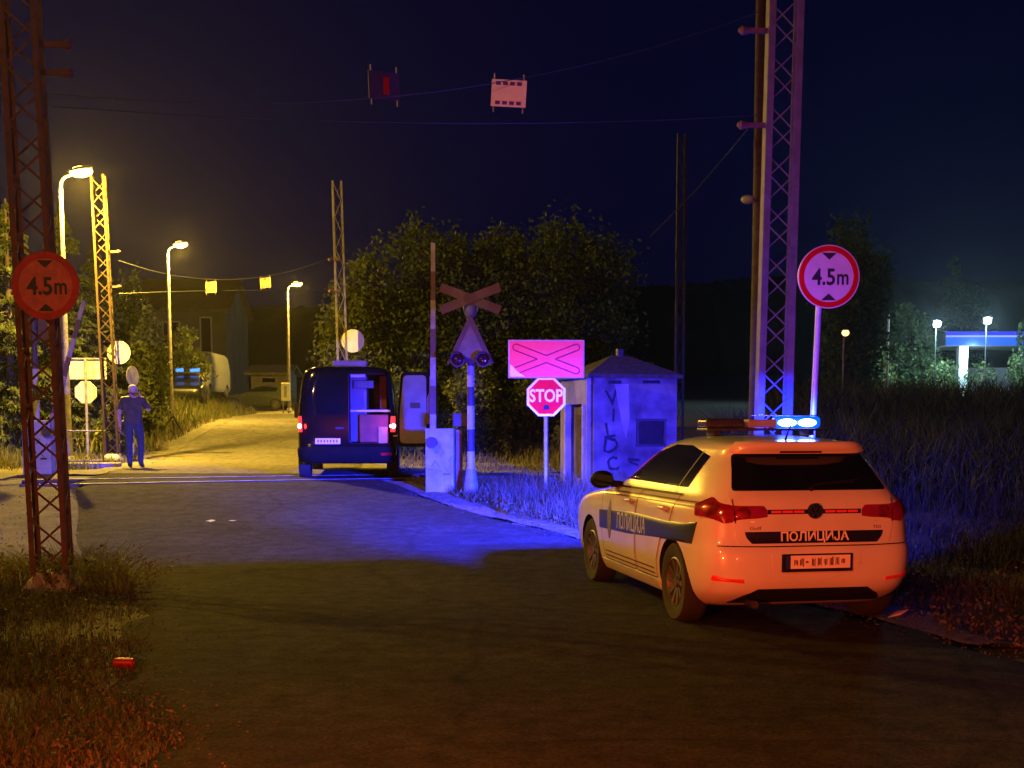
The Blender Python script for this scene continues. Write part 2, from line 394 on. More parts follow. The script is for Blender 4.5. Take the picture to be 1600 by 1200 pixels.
# ---------------------------------------------------------------- street lamps
def street_lamp(x, y, h, label, aim_rz, power, base_z=None, cone=154, soft=.45):
    z = Tz(x, y) if base_z is None else base_z
    t = thing("street_lamp", label, "street lamp", (x, y, z), aim_rz, "street lamps along the left of the road")
    mb = MB(); mb.tube([(0,0,-.3), (0,0,.02), (0,0,2.5), (0,0,h-.35)], [.11, .11, .085, .06], 14); mb.build("pole", M_galv, t, True)
    mb = MB(); mb.tube([(0,0,0), (0,0,.16)], [.16, .13], 14); mb.build("base", M_conc, t, True)
    mb = MB(); mb.tube([(0,0,h-.36), (.02,0,h-.18), (.12,0,h-.07), (.30,0,h-.02)], [.05,.045,.04,.035], 10); mb.build("arm", M_galv, t, True)
    mb = MB()
    prof = [(.22,.05,.05),(.30,.11,.08),(.50,.15,.10),(.72,.13,.08),(.84,.05,.04)]
    vs, fs = [], []
    for (xx, wy, hz) in prof:
        for j in range(12):
            a = math.pi * j / 11
            vs.append((xx, wy*math.cos(a), h + .02 + (xx-.2)*.12 + hz*math.sin(a)))
    for i in range(len(prof)-1):
        for j in range(11): fs.append((i*12+j, i*12+j+1, (i+1)*12+j+1, (i+1)*12+j))
    mb.add(vs, fs); head = mb.build("lamp_head", M_galv, t, True)
    mb = MB(); mb.ball((.56, 0, h + .035), (.30, .15, .13)); mb.build("lens", mat("sodium_lens", (.8,.6,.2), .3, emit=(1, .62, .13), estr=11, var=.1), head, True)
    c, s = math.cos(aim_rz), math.sin(aim_rz)
    l = lamp("street_lamp_light", 'SPOT', (x + .54*c, y + .54*s, z + h - .10), power, SODIUM, .05, (0, 0, 0), spot_size=R(cone), spot_blend=soft)
    lamp("street_lamp_bowl_glow", 'POINT', (x + .54*c, y + .54*s, z + h - .16), power*(.34 if cone < 170 else .0), SODIUM, .08)
    return t
street_lamp(-8.7, 14.5, 7.0, "street lamp nearest the camera, left of the dirt patch", R(-25), 3600, None, 179, .12)
p = at(126, 716, 31); street_lamp(p.x-.3, 31, at(0, 272, 31).z - Tz(p.x, 31), "tallest-looking street lamp, beside the pale sign board", R(-12), 15000)
p = at(268, 660, 51); street_lamp(p.x, 51, at(0, 384, 51).z - Tz(p.x, 51), "middle street lamp with blue lights behind its foot", R(-12), 14000)
p = at(452, 642, 70); street_lamp(p.x, 70, at(0, 445, 70).z - at(0, 642, 70).z, "farthest street lamp, beside the small white cabinet", R(-12), 9000, at(0, 642, 70).z)

# ---------------------------------------------------------------- lattice masts of the height gates
def lattice(t, h, w0, w1, dep, ma, n, ch=.09, foot=.45, lean=0.0, brace=.010):
    """two channels joined by zigzag lacing on both faces"""
    def X(sgn, z): f = z/h; return sgn*(w0*(1-f) + w1*f)/2 + lean*z
    for sgn in (-1, 1):
        mb = MB()
        a, b = Vector((X(sgn, 0), 0, -.2)), Vector((X(sgn, h), 0, h))
        mb.bar(a, b, .008, dep, (0, 1, 0))
        for q in (-1, 1):
            mb.bar(a + Vector((-sgn*ch/2, q*dep/2, 0)), b + Vector((-sgn*ch/2, q*dep/2, 0)), ch, .008, (0, 1, 0))
        mb.build("channel", ma, t)
    zs = np.linspace(foot, h - .1, n + 1)
    for q in (-1, 1):
        mb = MB()
        for i in range(n):
            s0 = 1 if (i + (q > 0)) % 2 else -1
            mb.bar((X(s0, zs[i]) - s0*.05, q*(dep/2+.008), zs[i]), (X(-s0, zs[i+1]) + s0*.05, q*(dep/2+.008), zs[i+1]), brace*1.6, .006, (0, 1, 0))
        mb.build("lattice", ma, t)
def lattice4(t, h, w, dep, ma, n, leg=.055, lean=0.0, brace=.014, foot=.15):
    for sx in (-1, 1):
        for sy in (-1, 1):
            mb = MB(); a = Vector((sx*w/2, sy*dep/2, -.2)); b = Vector((sx*w*.475 + lean*h, sy*dep*.475, h))
            mb.bar(a - Vector((sx*leg/2, 0, 0)), b - Vector((sx*leg/2, 0, 0)), leg, .007, (0, 1, 0)); mb.bar(a - Vector((-sx*.004, sy*leg/2, 0)), b - Vector((-sx*.004, sy*leg/2, 0)), .007, leg, (0, 1, 0)); mb.build("leg", ma, t)
    zs = np.linspace(foot, h - .1, n + 1)
    def P_(sx, sy, z): f = 1 - .05*z/h; return Vector((sx*(w/2 - .02)*f + lean*z, sy*(dep/2 - .02)*f, z))
    for face in range(4):
        mb = MB()
        for i in range(n):
            k = 1 if (i + (face in (1, 2))) % 2 else -1
            if face < 2: y = (-1, 1)[face]; a, b = P_(k, y*1.07, zs[i]), P_(-k, y*1.07, zs[i+1])
            else: x = (-1, 1)[face-2]; a, b = P_(x*1.06, k, zs[i]), P_(x*1.06, -k, zs[i+1])
            mb.bar(a, b, brace*1.5, .006, (0, 1, 0) if face < 2 else (1, 0, 0))
        mb.build("lattice", ma, t)
def footing(t, w, hh):
    mb = MB(); a, b = w*.75, w*.42
    vs = [(x*a, y*a, -.2) for x, y in ((-1,-1),(1,-1),(1,1),(-1,1))] + [(x*a, y*a, .03) for x, y in ((-1,-1),(1,-1),(1,1),(-1,1))] + [(x*b, y*b, hh) for x, y in ((-1,-1),(1,-1),(1,1),(-1,1))]
    fs = [(3,2,1,0), (8,9,10,11)] + [(i, (i+1) % 4, (i+1) % 4 + 4, i+4) for i in range(4)] + [(i+4, (i+1) % 4+4, (i+1) % 4 + 8, i+8) for i in range(4)]
    mb.add(vs, fs); mb.build("footing", M_conc, t, bevel=.015)
def bracket(t, z, x, d=1):
    mb = MB(); mb.box((x, -.02, z), (.22, .05, .05)); mb.tube([(x + d*.09, -.02, z), (x + d*.16, -.02, z), (x + d*.20, -.02, z)], [.035, .05, .02], 10); mb.build("wire_bracket", M_rust, t, True)
G = "lattice masts of the height limit gates"
def mast(px, y, w, h, n, ma, label, lean, rz=0, name="lattice_mast", dep=.16, ch=.09, grp=G, ft=True, w1=None, four=False):
    x = at(px, 900, y).x; z = Tz(x, y)
    t = thing(name, label, "mast", (x, y, z), rz, grp)
    if four: lattice4(t, h, w, dep, ma, n, ch, lean)
    else: lattice(t, h, w, w1 or w*.95, dep, ma, n, ch=ch, lean=lean)
    if ft: footing(t, w, .18)
    return t
mL = mast(84, 12.0, .33, 7.2, 27, M_rust, "rusty lattice mast in the left grass carrying the red lit height sign", -.026, R(8), dep=.28, ch=.042, four=True)
mR = mast(1201, 14.3, .39, 7.8, 27, mat("mast_grey_paint", (.135,.13,.15), .7, .0, col2=(.09,.085,.10), scale=8, bump=.2), "grey lattice mast directly behind the police car", .012, R(4), dep=.15, ch=.07)
m3 = mast(182, 32, .34, 7.0, 22, mat("ochre_steel", (.055, .033, .015), .8, .0, col2=(.035, .022, .011), scale=8, spec=.2), "far rusty lattice mast rising behind the walking person", -.026, R(6), dep=.28, ch=.045, four=True)
m4 = mast(542, 33.5, .28, 7.1, 16, M_galv, "far twin rail mast rising above the dark van", -.02, R(10), dep=.05, ch=.05)
m5 = mast(1058, 33, .25, 8.2, 16, M_darkm, "dim twin rail mast standing behind the graffiti shed", 0, R(6), dep=.05, ch=.05)
for m_, zs, x in ((mL, (5.0, 4.75), .12), (m3, (5.15, 4.3), .12)):
    for z in zs: bracket(m_, z, x + m_.location.x*0)
for z in (5.75, 4.75): bracket(mR, z, -.24, -1)
for z in (5.1, 4.3): bracket(m4, z, -.2, -1)
# wooden utility pole behind the right mast
p = at(1178, 640, 24)
t = thing("utility_pole", "dark wooden utility pole just left of the tall grey lattice mast", "utility pole", (p.x, 24, Tz(p.x, 24)))
MB().tube([(0,0,-.3),(0.02,0,4),(0.0,0,10)], [.11,.10,.085], 12).build("pole", M_bark, t, True)
mb = MB(); mb.tube([(0,0,6.6),(-1.1,.3,5.3),(-1.9,.6,4.5)], .010, 6); mb.build("guy_wire", M_darkm, t)
mb = MB(); mb.tube([(0,-.05,5.0),(-.12,-.2,5.05)], .03, 8); mb.ball((-.22,-.25,5.05), (.13,.1,.08)); mb.build("lamp_head", mat("unlit_lamp", (.4,.42,.4), .4, var=.2), t, True)

# wires with warning plates
def wire(a, b, sag, label, r=.004):
    a, b = Vector(a), Vector(b); pts = []
    for i in range(25):
        s = i/24; p = a.lerp(b, s); p.z -= sag*4*s*(1-s); pts.append(p)
    o = MB().tube(pts, r, 6).build("span_wire", M_darkm); tag(o, label, "wire", "span wires of the height gates"); return pts
def plate(p, wd, hh, label, ma, tilt=0, rz=0, bars=True):
    t = thing("warning_plate", label, "warning plate", p, rz, "warning plates hung between the gate wires")
    fr = Matrix.Rotation(tilt, 4, 'Y')
    mb = MB(); mb.prism([(-wd/2,-hh/2),(wd/2,-hh/2),(wd/2,hh/2),(-wd/2,hh/2)], -.006, .006, 0, fr); mb.build("panel", ma, t)
    if bars:
        mb = MB()
        for zz in (.36, -.36):
            for k in range(4):
                x0 = -wd*.4 + k*wd*.2 + wd*.02
                mb.prism([(x0, zz*hh-.018),(x0+wd*.14, zz*hh-.018),(x0+wd*.14, zz*hh+.018),(x0, zz*hh+.018)], -.0085, -.0065, 0, fr)
        mb.build("print", mat("plate_print", (.10,.05,.16), .7, var=.3), t)
    mb = MB()
    for sx in (-1, 1):
        for sz in (-1, 1):
            q = fr @ Vector((sx*wd*.42, 0, sz*hh/2)); mb.cyl((q.x, q.y, q.z), (q.x, q.y, q.z + sz*.06), .008, n=6)
    mb.build("hanger", M_galv, t)
    return t
za = at(72, 145, 12.0); zb = at(1188, 18, 14.3)
wire(za, zb, .42, "upper span wire between the two near masts")
za2 = at(66, 165, 12.0); zb2 = at(1184, 180, 14.3)
wire(za2, zb2, .12, "lower span wire between the two near masts")
plate(at(795, 146, 13.5), .36, .27, "violet lit warning plate hung high over the road", M_retro_w, R(3))
plate(at(600, 134, 13.3), .34, .27, "dark warning plate with one red stripe hung high over the road", mat("plate_dark", (.03, .02, .03), .7, var=.3), R(-2), R(30), False)
pl = bpy.data.objects["warning_plate.001"]
MB().box((.02,-.009,0), (.06,.004,.17)).build("stripe", M_retro_r, pl)
wire(at(186, 407, 32), at(528, 398, 33.5), .55, "upper span wire between the two far masts", .010)
wire(at(186, 459, 32), at(528, 455, 33.5), -.05, "lower span wire between the two far masts", .010)
M_plate_y = mat("plate_yellow", (.42, .27, .07), .6, .0, var=.2, scale=8)
plate(at(330, 449, 32.6), .38, .27, "left of the two lit yellow plates hung beyond the crossing", M_plate_y, R(1), R(-32))
plate(at(415, 442, 33), .36, .25, "right of the two lit yellow plates hung beyond the crossing", M_plate_y, R(-3), R(-32))

# ---------------------------------------------------------------- traffic signs
def height_sign(t, r, zc, fade=False, y=-.03):
    W_ = M_retro_w if not fade else mat("red_lit_sign_face", (.62, .16, .14), .7, .2, col2=(.46, .11, .10), scale=14)  # left sign: red light on its white face is put into the colour
    Rd = M_retro_r if not fade else mat("red_lit_sign_rim", (.50, .035, .035), .7, .2, col2=(.36, .03, .03), scale=12)
    off = Vector((0, y, zc))
    def put(mb, name, ma, par):
        mb.v = [tuple(Vector(v) + off) for v in mb.v]; return mb.build(name, ma, par)
    mb = MB(); mb.prism(circ(r), -.003, .012); d = put(mb, "disc", W_, t)
    mb = MB(); ring(mb, r*.80, r*.965 if not fade else r*1.0, -.006, -.0035); put(mb, "red_rim", Rd, d)
    mb = MB()
    q = r*.80
    mb.prism([(-q*.30, q*.93),(q*.30, q*.93),(0, q*.66)], -.009, -.0065); mb.prism([(-q*.30,-q*.93),(0,-q*.66),(q*.30,-q*.93)], -.009, -.0065)
    sign_text(mb, "4.5", r*.50, -q*.22, 0, -.009, 0, .022, .88); sign_text(mb, "m", r*.48, q*.56, 0, -.009, 0, .018, .78)
    put(mb, "print", M_ink, d)
p = at(73, 447, 11.78)
t = thing("height_limit_sign", "red lit round 4.5m sign fixed to the rusty left mast", "traffic sign", (p.x, 11.8, p.z), R(1))
height_sign(t, .305, 0, True, -.05)
MB().box((0, .02, .0), (.5, .05, .04)).build("clamp", M_rust, t)
p = at(1293, 433, 12.6); b = at(1277, 640, 12.6)
t = thing("height_limit_sign", "white round 4.5m sign with red rim on a pole behind the police car", "traffic sign", (b.x - .05, 12.6, Tz(b.x, 12.6)), R(4))
hz = p.z - t.location.z
MB().tube([(-.045,0,-.2),(.06,0,hz + .22)], .03, 14).build("pole", mat("blue_grey_pole", (.5,.5,.5), .5, .3, var=.2, scale=9), t, True)
d0 = Vector((p.x - t.location.x, 0, hz))
sub = bpy.data.objects.new("sign_face", None)
_before = set(bpy.data.objects)
height_sign(t, .305, hz, False, -.045)
for o in set(bpy.data.objects) - _before:
    if o.parent == t:
        o.location = (d0.x, 0, hz*0); o.rotation_euler = (0, 0, 0)
bpy.data.objects.remove(sub)
# crossing sign with STOP
def oct_(r): return [(r*math.cos(R(22.5 + 45*i)), r*math.sin(R(22.5 + 45*i))) for i in range(8)]
p = at(853, 788, 20)
t = thing("stop_sign", "STOP sign under a white board with a red crossing cross", "traffic sign", (p.x, 20, Tz(p.x, 20)), R(1))
zs, zb = at(853, 620, 20).z - t.location.z, at(853, 561, 20).z - t.location.z
MB().cyl((0,.05,-.2), (0,.05,zb+.2), .032).build("pole", mat("blue_grey_pole"), t, True)
mb = MB(); fr = Matrix.Translation((0, 0, zs)); mb.prism(oct_(.325), -.003, .012, 0, fr); pn = mb.build("stop_plate", M_retro_w, t)
mb = MB(); mb.prism(oct_(.285), -.006, -.0035, 0, fr); mb.build("red_face", M_retro_r, pn)
mb = MB(); sign_text(mb, "STOP", .19, 0, zs + .02, -.009, 0, .02, .80); mb.build("lettering", M_retro_w, pn)
mb = MB(); mb.prism([(-.045, zs-.2),(.045, zs-.2),(.05, zs-.15),(.02, zs-.12),(-.04, zs-.13)], -.0085, -.0065); mb.build("sticker", M_ink, pn)
mb = MB(); mb.prism([(-.59, zb-.295),(.59, zb-.295),(.59, zb+.295),(-.59, zb+.295)], -.004, .014); bd = mb.build("board", M_signback, t, bevel=.003)
M_red_lit_white = mat("white_tinted_red_light", (.95, .10, .06), .42, .8, col2=(.90, .09, .05), scale=8, spec=0)  # white sheeting with the red light on it put into its colour
mb = MB(); mb.prism([(-.572, zb-.277),(.572, zb-.277),(.572, zb+.277),(-.572, zb+.277)], -.007, -.0045); fc = mb.build("board_face", M_red_lit_white, bd)
mb = MB()
def hollow_arm(a):
    sa = 1 if a > 0 else -1
    c, s = math.cos(a), math.sin(a)
    L, hw, lw = .50, .05, .010
    def P_(u, v): return (u*c - v*s, zb + u*s + v*c)
    for sg in (-1, 1):
        for u0, u1 in ((-L, -(.13 if sg*sa > 0 else .019)), ((.019 if sg*sa > 0 else .13), L)):
            mb.prism([P_(u0, sg*hw-lw), P_(u1, sg*hw-lw), P_(u1, sg*hw+lw), P_(u0, sg*hw+lw)], -.0095, -.0075)
        n = 8; arc = [P_(sg*(L + hw*math.sin(math.pi*i/n)*1.0), hw*math.cos(math.pi*i/n)) for i in range(n+1)]
        for i in range(n):
            q0, q1 = Vector((arc[i][0], 0, arc[i][1])), Vector((arc[i+1][0], 0, arc[i+1][1])); dd = (q1-q0).normalized(); nn = Vector((-dd.z, 0, dd.x))*lw
            mb.prism([((q0-nn).x, (q0-nn).z), ((q1-nn).x, (q1-nn).z), ((q1+nn).x, (q1+nn).z), ((q0+nn).x, (q0+nn).z)], -.0095 - i*.0001, -.0076)
hollow_arm(R(21)); hollow_arm(R(-21)); mb.build("crossing_cross", mat("cross_red", (.42, .01, .03), .5, .5, var=.15), bd)
mb = MB(); mb.prism([(-.565, zb-.27),(-.33, zb-.27),(-.45, zb-.19),(-.53, zb-.10),(-.565, zb-.08)], -.0115, -.0098)
mb.build("peeled_patch", mat("bare_aluminium", (.75,.8,.85), .35, .8, var=.3, scale=30), bd)

# signal post with crossbuck
def signal_post(px, y, pyb, label, top_py, faded, rz=0):
    x = at(px, pyb, y).x; z = Tz(x, y); t = thing("crossing_signal", label, "railway signal", (x, y, z), rz, "crossing signal posts")
    H = at(px, top_py, y).z - z
    bands = [0.42, 0.70, 1.05, 1.42, 1.72, 2.05, H]
    MB().tube([(0,0,-.1),(0,0,.10),(0,0,.42)], [.13,.12,.075], 16).build("base", mat("signal_base_blue", (.20,.22,.40), .6, var=.3, scale=6), t, True)
    for i in range(len(bands)-1):
        MB().cyl((0,0,bands[i]), (0,0,bands[i+1]), .058).build("pole_band", mat("signal_white_band", (.40,.38,.40), .7, var=.2) if i % 2 == 0 else mat("signal_dark_band", (.05,.035,.07), .7, var=.3), t, True)
    MB().ball((0,-.02,H-.14), (.115,.115,.16)).build("cap", mat("signal_cap", (.16,.17,.26), .5, var=.3), t, True)
    mb = MB()
    for a in (R(21), R(-21)):
        fr = Matrix.Translation((0, -.14 - (.012 if a > 0 else 0), H)) @ Matrix.Rotation(-a, 4, 'Y')
        for i in range(5):
            x0, x1 = -.5 + i*.2, -.5 + (i+1)*.2
            mb.prism([(x0,-.07),(x1,-.07),(x1,.07),(x0,.07)], -.006, .006, i % 2, fr)
    mb.build("crossbuck", [M_old_r, mat("old_cross_white", (.15,.085,.08), .8, col2=(.10,.06,.055), scale=9)], t)
    za, zb_ = H - .28, H - 1.0
    mb = MB(); tri = [(-.37, zb_), (.37, zb_), (.03, za), (-.03, za)]
    mb.prism(tri, -.125, -.11); tp = mb.build("triangle_plate", M_old_r, t, bevel=.004)
    MB().prism([(-.25, zb_+.075), (.25, zb_+.075), (0, za-.12)], -.131, -.1265).build("triangle_face", mat("old_face", (.20,.13,.12), .8, col2=(.14,.09,.09), scale=8), tp)
    for sx in (-1, 1):
        mb = MB(); c = (sx*.20, 0, zb_ + .05)
        mb.tube([(c[0], -.13, c[2]), (c[0], -.22, c[2])], [.115, .115], 20)
        lh = mb.build("signal_lamp", M_black, t, True)
        mb = MB(); n = 14
        pts = [(math.cos(math.pi*i/n)*.12, math.sin(math.pi*i/n)*.12) for i in range(n+1)]
        vs = [(c[0]+a, yy, c[2]+b) for yy in (-.22, -.38) for a, b in pts]; fs = [(i, i+1, n+2+i, n+1+i) for i in range(n)]
        mb.add(vs, fs); hd = mb.build("hood", M_black, lh, True); sm = hd.modifiers.new("thick", 'SOLIDIFY'); sm.thickness = .006
        MB().ball((c[0], -.22, c[2]), (.095,.03,.095)).build("lens", mat("dark_lens", (.05,.008,.012), .1, var=.2), lh, True)
    return t
signal_post(736, 20.4, 772, "striped crossing signal with faded cross beside the STOP sign", 468, True)
signal_post(60, 26, 733, "crossing signal half hidden behind the rusty left mast", 452, True, R(172))

# barrier machines with raised arms
def barrier(px, y, label, arm_top, arm_px0, arm_w, colbox, rz, wdt, hgt, stain):
    x = at(px, 750, y).x; z = Tz(x, y); t = thing("barrier_machine", label, "level crossing barrier", (x, y, z), rz, "level crossing barriers")
    hb = MB().box((0,0,hgt/2 - .03), (wdt, .34, hgt + .06)).build("housing", colbox, t, bevel=.015)
    MB().box((0,-.176,hgt*.50), (wdt*.78,.008,hgt*.80)).build("door_panel", colbox, hb, bevel=.003)
    mb = MB()
    mb.box((-wdt*.1,-.185,hgt*.62), (.05,.006,.03)); mb.box((wdt*.25,-.185,hgt*.28), (.12,.006,.035)); mb.box((-wdt*.32,-.185,hgt*.35), (.09,.006,.02))
    for q in range(5):
        a = Vector((-.13+.07*q, -.186, hgt*(.4+.08*(q % 3)))); mb.bar(a, a + Vector((.06, 0, .09*(-1)**q)), .014, .004, (0,1,0))
    mb.build("graffiti", stain, hb)
    arm = Vector(arm_top); base = Vector((arm_px0, -.05, hgt*.78)); n = 7
    for i in range(n):
        a, b = base.lerp(arm, i/n), base.lerp(arm, (i+1)/n)
        MB().bar(a, b, arm_w*(1 - i*.05), .05, (0,1,0)).build("arm_band", M_old_w if i % 2 == 0 else M_old_r, t)
    MB().tube([(arm_px0,-.25,hgt*.78),(arm_px0,.2,hgt*.78)], .09, 14).build("pivot", M_darkm, t, True)
    return t, x, z
M_box = mat("barrier_box_paint", (.30, .30, .31), .6, col2=(.17, .17, .18), scale=4)
t, bx, bz = barrier(689, 20.9, "blue lit barrier cabinet with raised arm beside the striped signal", (-.10, -.05, at(676, 380, 20.9).z - Tz(-1.15, 20.9)), -.12, .10, M_box, R(-4), .46, 1.02, mat("grey_scribble", (.14,.14,.16), .8, var=.3))
MB().box((.30,.02,.5), (.09,.09,1.0)).build("post", mat("rusty_post", (.25,.13,.06), .85, var=.4, scale=9), t)
MB().box((.33,-.02,1.16), (.24,.2,.22)).build("junction_box", M_darkm, t, bevel=.01)
xl = at(63, 735, 25).x; zl = Tz(xl, 25)
ptop = at(132, 470, 25) - Vector((xl, 25, zl)); 
t, bx, bz = barrier(63, 25, "violet lit barrier cabinet with leaning arm behind the left mast", (ptop.x, -.05, ptop.z), .22, .11, mat("barrier_box_pale", (.34,.33,.36), .6, col2=(.24,.23,.26), scale=4), R(2), .55, 1.02, M_ink)

# signs seen from the back beyond the crossing
p = at(138, 716, 33)
t = thing("stop_sign", "grey backs of a board and an octagon sign on one post beyond the rails", "traffic sign", (p.x, 33, Tz(p.x, 33)), R(2))
h1, h2 = at(0, 576, 33).z - t.location.z, at(0, 613, 33).z - t.location.z
MB().cyl((0,-.03,-.2), (0,-.03,h1+.25), .035).build("pole", M_galv, t, True)
xo = at(131, 600, 33).x - t.location.x
mb = MB(); mb.prism([(xo-0.58,h1-.27),(xo+0.58,h1-.27),(xo+0.58,h1+.27),(xo-0.58,h1+.27)], .01, .03); mb.build("board", M_signback, t, bevel=.004)
mb = MB(); mb.box((xo, 0, h1+.255), (1.18,.03,.035)); mb.build("board_rail", M_galv, t)
mb = MB(); mb.prism(oct_(.30), .01, .028, 0, Matrix.Translation((-.02, 0, h2))); mb.build("stop_plate", M_signback, t, bevel=.004)
p = at(175, 549, 31.6)
t = thing("height_limit_sign", "pale back of a round sign on the far rusty mast", "traffic sign", (p.x, 32.15, p.z)); mb = MB(); mb.prism(circ(.29, 32), -.01, .01); mb.build("disc", mat("sign_back_pale", (.66,.62,.48), .6, .1, col2=(.52,.48,.36), scale=5), t)
MB().box((0,.02,0), (.35,.02,.03)).build("clamp", M_galv, t)
p = at(548, 531, 33.3)
t = thing("height_limit_sign", "pale back of a round sign on the twin rail mast above the van", "traffic sign", (p.x, 33.75, p.z)); mb = MB(); mb.prism(circ(.30, 32), -.01, .01); mb.build("disc", mat("sign_back_pale"), t)
MB().box((0,.02,0), (.35,.02,.03)).build("clamp", M_galv, t)
p = at(207, 588, 34); t = thing("round_sign", "narrow oval grey sign back just above the walking person's head", "traffic sign", (p.x, 34, Tz(p.x, 34)), R(72))
hz = p.z - t.location.z
MB().cyl((0,.03,-.2), (0,.03,hz+.2), .028).build("pole", M_galv, t, True)
MB().prism(circ(.27, 32, 0, hz), -.01, .01).build("disc", mat("sign_back_dull", (.20,.19,.18), .7, col2=(.14,.13,.125), scale=6), t)

# railing beside the far road
p = at(132, 720, 29); t = thing("railing", "low pipe railing behind the sign post at the left", "railing", (p.x, 28.6, Tz(p.x, 28.6)), R(4))
for zz in (.12, .78): MB().cyl((-.9,0,zz), (.6,0,zz), .018, n=8).build("rail", M_galv, t, True)
for xx in (-.7, .55): MB().cyl((xx,0,-.2), (xx,0,.8), .022, n=8).build("post", M_galv, t, True)
p = at(128, 722, 28); t = thing("concrete_slab", "flat concrete slab at the foot of the far sign post", "slab", (p.x, 28, Tz(p.x, 28)), R(5))
MB().box((0,0,.02), (1.6,.5,.14)).build("slab", M_conc, t, bevel=.02)
# forked stump props at the middle lamp's foot
p = at(270, 684, 44); t = thing("forked_prop", "forked yellowish wooden props at the middle lamp's foot", "wooden prop", (p.x, 44, Tz(p.x, 44)))
wood = mat("pale_wood", (.42,.36,.14), .8, col2=(.28,.24,.10), scale=9)
for a, b in (((-.45,0,.05),(.03,0,.62)), ((.02,.05,.64),(.42,-.1,-.02)), ((0,.1,.5),(.02,.15,0))): MB().bar(a, b, .06, .05).build("stake", wood, t)
# cabinet beside farthest lamp
p = at(447, 640, 69); t = thing("utility_cabinet", "small white cabinet on legs beside the farthest street lamp", "cabinet", (p.x, 69, at(0, 643, 69).z)); 
MB().box((0,0,1.05), (.46,.25,.95)).build("housing", mat("cabinet_white", (.72,.72,.68), .5, var=.15), t, bevel=.02)
MB().box((0,-.13,1.05), (.16,.012,.6)).build("label_panel", mat("cabinet_label", (.35,.36,.36), .6, var=.3), t)
for sx in (-.15, .15): MB().box((sx,0,.2), (.05,.05,.78)).build("leg", M_galv, t)

